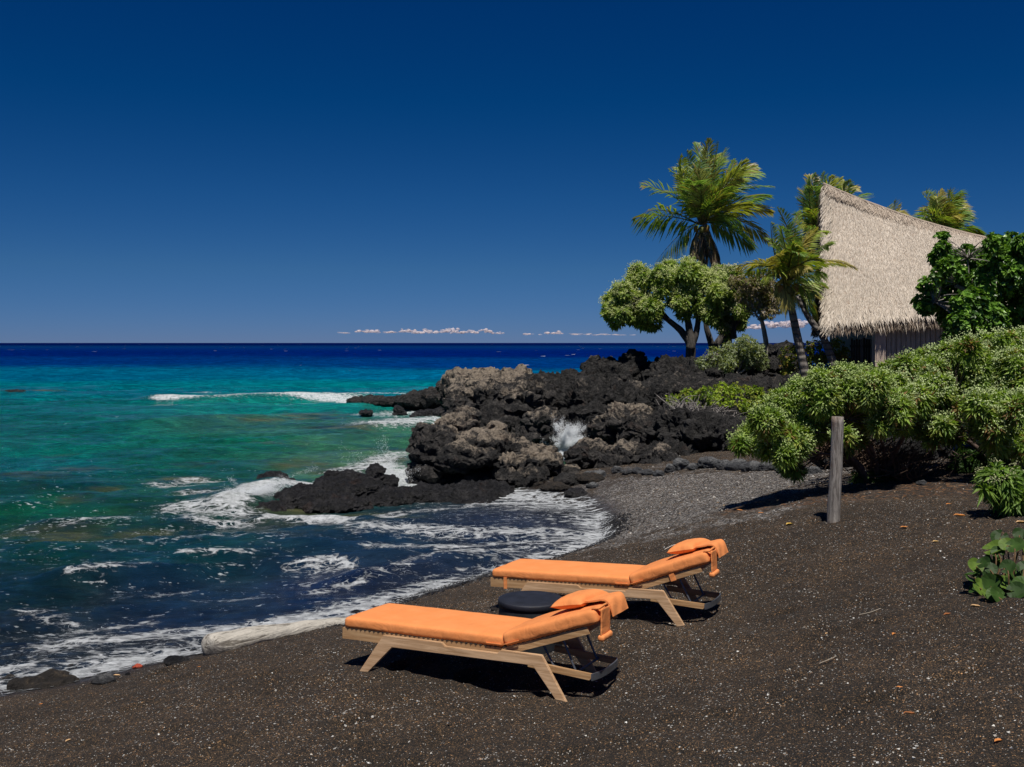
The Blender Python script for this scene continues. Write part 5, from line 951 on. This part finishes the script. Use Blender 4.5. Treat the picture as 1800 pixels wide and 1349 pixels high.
# ridge (falling in a hollow curve) and the two eaves
def ridge(s): return np.array([11.45+13*s, 38.0-1.6*s, 9.28-6.3*s+3.7*s*s])
def eaveN(s): return np.array([10.15+15*s, 33.6-1.0*s, 4.12+1.2*s])
def eaveF(s): return np.array([12.6+13*s, 43.0-1.4*s, 4.15])
def slope(e):
    def f(u, v):       # u along the ridge, v 0 at ridge to 1 at eave
        a, b = ridge(u), e(u); p = a*(1-v)+b*v; p[2] += -.28*math.sin(v*math.pi)*(.8); return p
    return f
def surf(f, nu=40, nv=24, th=.28):
    g = np.array([[f(u, v) for v in np.linspace(0, 1, nv)] for u in np.linspace(0, 1, nu)]); du = np.gradient(g, axis=0); dv = np.gradient(g, axis=1); N = unit(np.cross(dv, du)); N *= np.sign(N[..., 2:3]+1e-9)
    return g, N
def slab(mb, g, N, th, col):
    nu, nv = g.shape[:2]; top = g.reshape(-1, 3); bot = (g-N*th).reshape(-1, 3); F1 = grid_faces(nu, nv); o = len(top); idx = np.arange(o).reshape(nu, nv)
    E_ = []
    for a in (idx[0], idx[-1], idx[:, 0], idx[:, -1]): E_.append(np.stack([a[:-1], a[1:], a[1:]+o, a[:-1]+o], 1))
    mb.add(np.vstack([top, bot])-HO, [np.vstack([F1, F1[:, ::-1]+o]+E_)], col)
def blades(mb, f, n, u0, u1, v0, v1, L, W, pal, lift=.1, jit=.25, off=.02, down=None, rng=HR):
    u = rng.uniform(u0, u1, n); v = rng.uniform(v0, v1, n); p = np.array([f(a, b) for a, b in zip(u, v)]); q = np.array([f(a, b+.02) for a, b in zip(u, v)]); r = np.array([f(a+.01, b) for a, b in zip(u, v)])
    D = unit(q-p); S = unit(r-p); N = unit(np.cross(D, S)); N *= np.sign(N[:, 2:3]+1e-9)
    if down is not None: D = unit(D*(1-down)+np.array([0, 0, -1.])*down)
    D = unit(D+S*rng.normal(size=(n, 1))*jit+N*rng.uniform(0, lift*2, (n, 1))); c = np.array(pal)[rng.choice(len(pal), n)]*rng.uniform(.75, 1.2, (n, 1))*(1+.22*fbm(p*np.array([.5, .5, .5]), 4, 5)[:, None])*(1-.10*(np.mod(v*17+.3*gnoise(p*.8, 9), 1) < .16))[:, None]
    leaves(mb, p+N*off*rng.uniform(0, 2, (n, 1))-HO, D, N, L*rng.uniform(.6, 1.2, n), W*rng.uniform(.6, 1.3, n), c, .05, .1)
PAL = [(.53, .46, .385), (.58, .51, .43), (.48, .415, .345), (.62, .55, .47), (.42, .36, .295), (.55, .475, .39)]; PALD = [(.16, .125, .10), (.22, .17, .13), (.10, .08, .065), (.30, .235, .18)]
fN, fF = slope(eaveN), slope(eaveF)
mb = MB(); gN, NN = surf(fN); slab(mb, gN, NN, .26, (.36, .28, .22)); blades(mb, fN, 80000, 0, .60, -.01, .99, .20, .015, PAL, .02, .11, .012)
roof = mb.build('thatch_roof', THM, root)
mb = MB(); gF, NF = surf(fF); slab(mb, gF, NF, .26, (.30, .23, .18)); blades(mb, fF, 2500, 0, .2, 0, 1, .4, .05, PAL, .12, .3); mb.build('thatch_roof', THM, root)
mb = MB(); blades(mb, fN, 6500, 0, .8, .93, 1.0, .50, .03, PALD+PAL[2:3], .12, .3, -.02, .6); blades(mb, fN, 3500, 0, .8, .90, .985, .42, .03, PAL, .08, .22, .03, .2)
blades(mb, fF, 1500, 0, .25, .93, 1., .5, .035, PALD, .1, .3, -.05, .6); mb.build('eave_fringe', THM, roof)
mb = MB()      # ridge roll and gable edge fringe
rp = np.array([ridge(s) for s in np.linspace(-.005, 1, 30)])+np.array([0, 0, .02]); tube(mb, rp-HO, .05, 10, (.42, .34, .27), rough=.2)
def fr_(u, v): a = ridge(u); b = a+np.array([.05, -1.0, -1.15])*v; return b
blades(mb, fr_, 4500, 0, .9, -.05, .25, .36, .03, [(.42, .35, .28), (.36, .29, .23), (.5, .42, .34)], .02, .5, .03)
def ge(u, v):
    a = fN(0, v); return a+np.array([u*.1, 0, 0])
n = 5200; v = HR.random(n); p = np.array([fN(0, a) for a in v]); p2 = np.array([fN(0, a+.02) for a in v]); D = unit(unit(p2-p)*.75+np.array([-.55, -.1, -.25])*HR.uniform(.2, 1.1, (n, 1))+rand_unit(n, HR)*.15)
leaves(mb, p+np.c_[HR.uniform(-.06, .3, n), HR.uniform(-.05, .05, n), HR.uniform(-.22, .05, n)]-HO, D, np.tile([-.5, -.6, .5], (n, 1)), .34*HR.uniform(.6, 1.2, n), .035, np.array(PAL)[HR.choice(6, n)]*HR.uniform(.7, 1.1, (n, 1)), .1, .1)
n = 2500; v = HR.random(n); p = np.array([fF(0, a) for a in v]); p2 = np.array([fF(0, a+.02) for a in v]); D = unit(unit(p2-p)*.7+np.array([-.6, -.1, -.3])*HR.uniform(.2, 1.1, (n, 1)))
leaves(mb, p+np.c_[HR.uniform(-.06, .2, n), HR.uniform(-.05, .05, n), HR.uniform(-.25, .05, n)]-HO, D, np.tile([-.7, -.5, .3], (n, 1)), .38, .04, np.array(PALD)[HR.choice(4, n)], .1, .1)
mb.build('ridge_thatch', THM, roof)
# gable lining: brown boards set back under the prow, with a cross beam
WB = m_wood('brown_board', (.13, .075, .04), (.24, .15, .085), (20, 20, 1.5))
mb = MB(); s0 = .055
a, b, c = ridge(s0), eaveN(s0), eaveF(s0)
tri = np.array([a+[0, 0, -.35], b+[.1, .5, -.1], c+[.1, -.5, -.1]]); off = np.array([.12, .01, 0]); mb.add(np.vstack([tri, tri+off])-HO, [np.array([[0, 1, 2], [5, 4, 3]]), np.array([[0, 3, 4, 1], [1, 4, 5, 2], [2, 5, 3, 0]])]); mb.build('gable_panel', WB, root)
mb = MB(); 
for k in range(7):
    t = (k+.5)/7; lo_ = b*(1-t)+c*t; tt = 1-abs(t-.5)*2; hi_ = lo_*(1-tt)+(a+[0, 0, -.4])*tt; tube(mb, np.array([lo_, [lo_[0], lo_[1], hi_[2]]])-HO-[.05, 0, 0], .05, 6)
tube(mb, np.array([b+[.05, 1.3, .95], c+[.05, -1.3, .95]])-HO-[.10, 0, 0], .09, 6)
mb.build('gable_beam', m_wood('honey_beam', (.26, .15, .07), (.36, .23, .12), (20, 20, 1.5)), root)
# walls of vertical battens
GW = m_wood('weathered_batten', (.30, .25, .20), (.52, .44, .36), (22, 22, 1.2), .85)
def wallrun(name, x0, x1, Y, z0, z1, mat, step=.16, gap=.03, dep=.05, par=root):
    mb = MB(); box(mb, (x0, Y+.03, z0), (x1, Y+.2, z1))
    for x in np.arange(x0, x1-step*.5, step): box(mb, (x+gap, Y, z0+.002), (x+step, Y+.029, z1-.002))
    V = np.concatenate(mb.v)-HO; me = mesh(name, V, [np.concatenate(mb.f[4])], mat); return link(name, me, par)
wallrun('batten_wall', 12.15, 15.7, 33.75, 1.9, 4.1, GW); wallrun('batten_wall', 15.8, 26, 35.9, 1.9, 4.6, GW)
mb = MB(); box(mb, np.array([11.78, 33.68, 1.9])-HO, np.array([12.13, 34.0, 4.1])-HO); mb.build('corner_post', m_wood('pinkish_post', (.42, .32, .26), (.60, .48, .40), (20, 20, 1.5)), root)
mb = MB(); box(mb, np.array([12.6, 36.2, 1.9])-HO, np.array([25.8, 41.2, 4.2])-HO); mb.build('inner_room', WB, root)
mb = MB(); box(mb, np.array([10.7, 35.3, 4.02])-HO, np.array([12.1, 35.5, 4.22])-HO); mb.build('eave_beam', GW, root)
BLK = m_plain('black_picket', (.012, .012, .013), .7); GRY = m_plain('grey_picket', (.10, .10, .11), .8)
fz = 1.9; fr = empty('picket_fence', (11.3, 34.6, fz), 'black picket fence between the yellow green shrub and the house wall', 'fence')
xs_ = np.arange(0, 1.15, .082)
for i, x in enumerate(xs_):
    mb = MB(); box(mb, (x-.0, 0, 0), (x+.062, .03, 1.72+.04*HR.normal())); mb.build('picket', GRY if i in (4, 8, 10) else BLK, fr)
mb = MB(); box(mb, (-.02, .032, 1.45), (1.2, .075, 1.53)); mb.build('rail', BLK, fr)
mb = MB(); box(mb, (-.02, .032, .45), (1.2, .075, .53)); mb.build('rail', BLK, fr)
# blue container behind the bush
mb = MB(); V, F_ = lathe([(0, 0), (.17, 0), (.19, .02), (.2, .3), (.195, .55), (.17, .58), (.165, .6), (0, .605)], 24); c = P(1697, 800, 17.3); mb.add(V, F_)
o = mb.build('plastic_container', m_plain('blue_plastic', (.02, .10, .35), .5), smooth=True); o.location = (c[0], c[1], T(c[0], c[1])-.02); tag(o, 'blue plastic container half hidden among the bush stems', 'container')
bpy.context.view_layer.update()
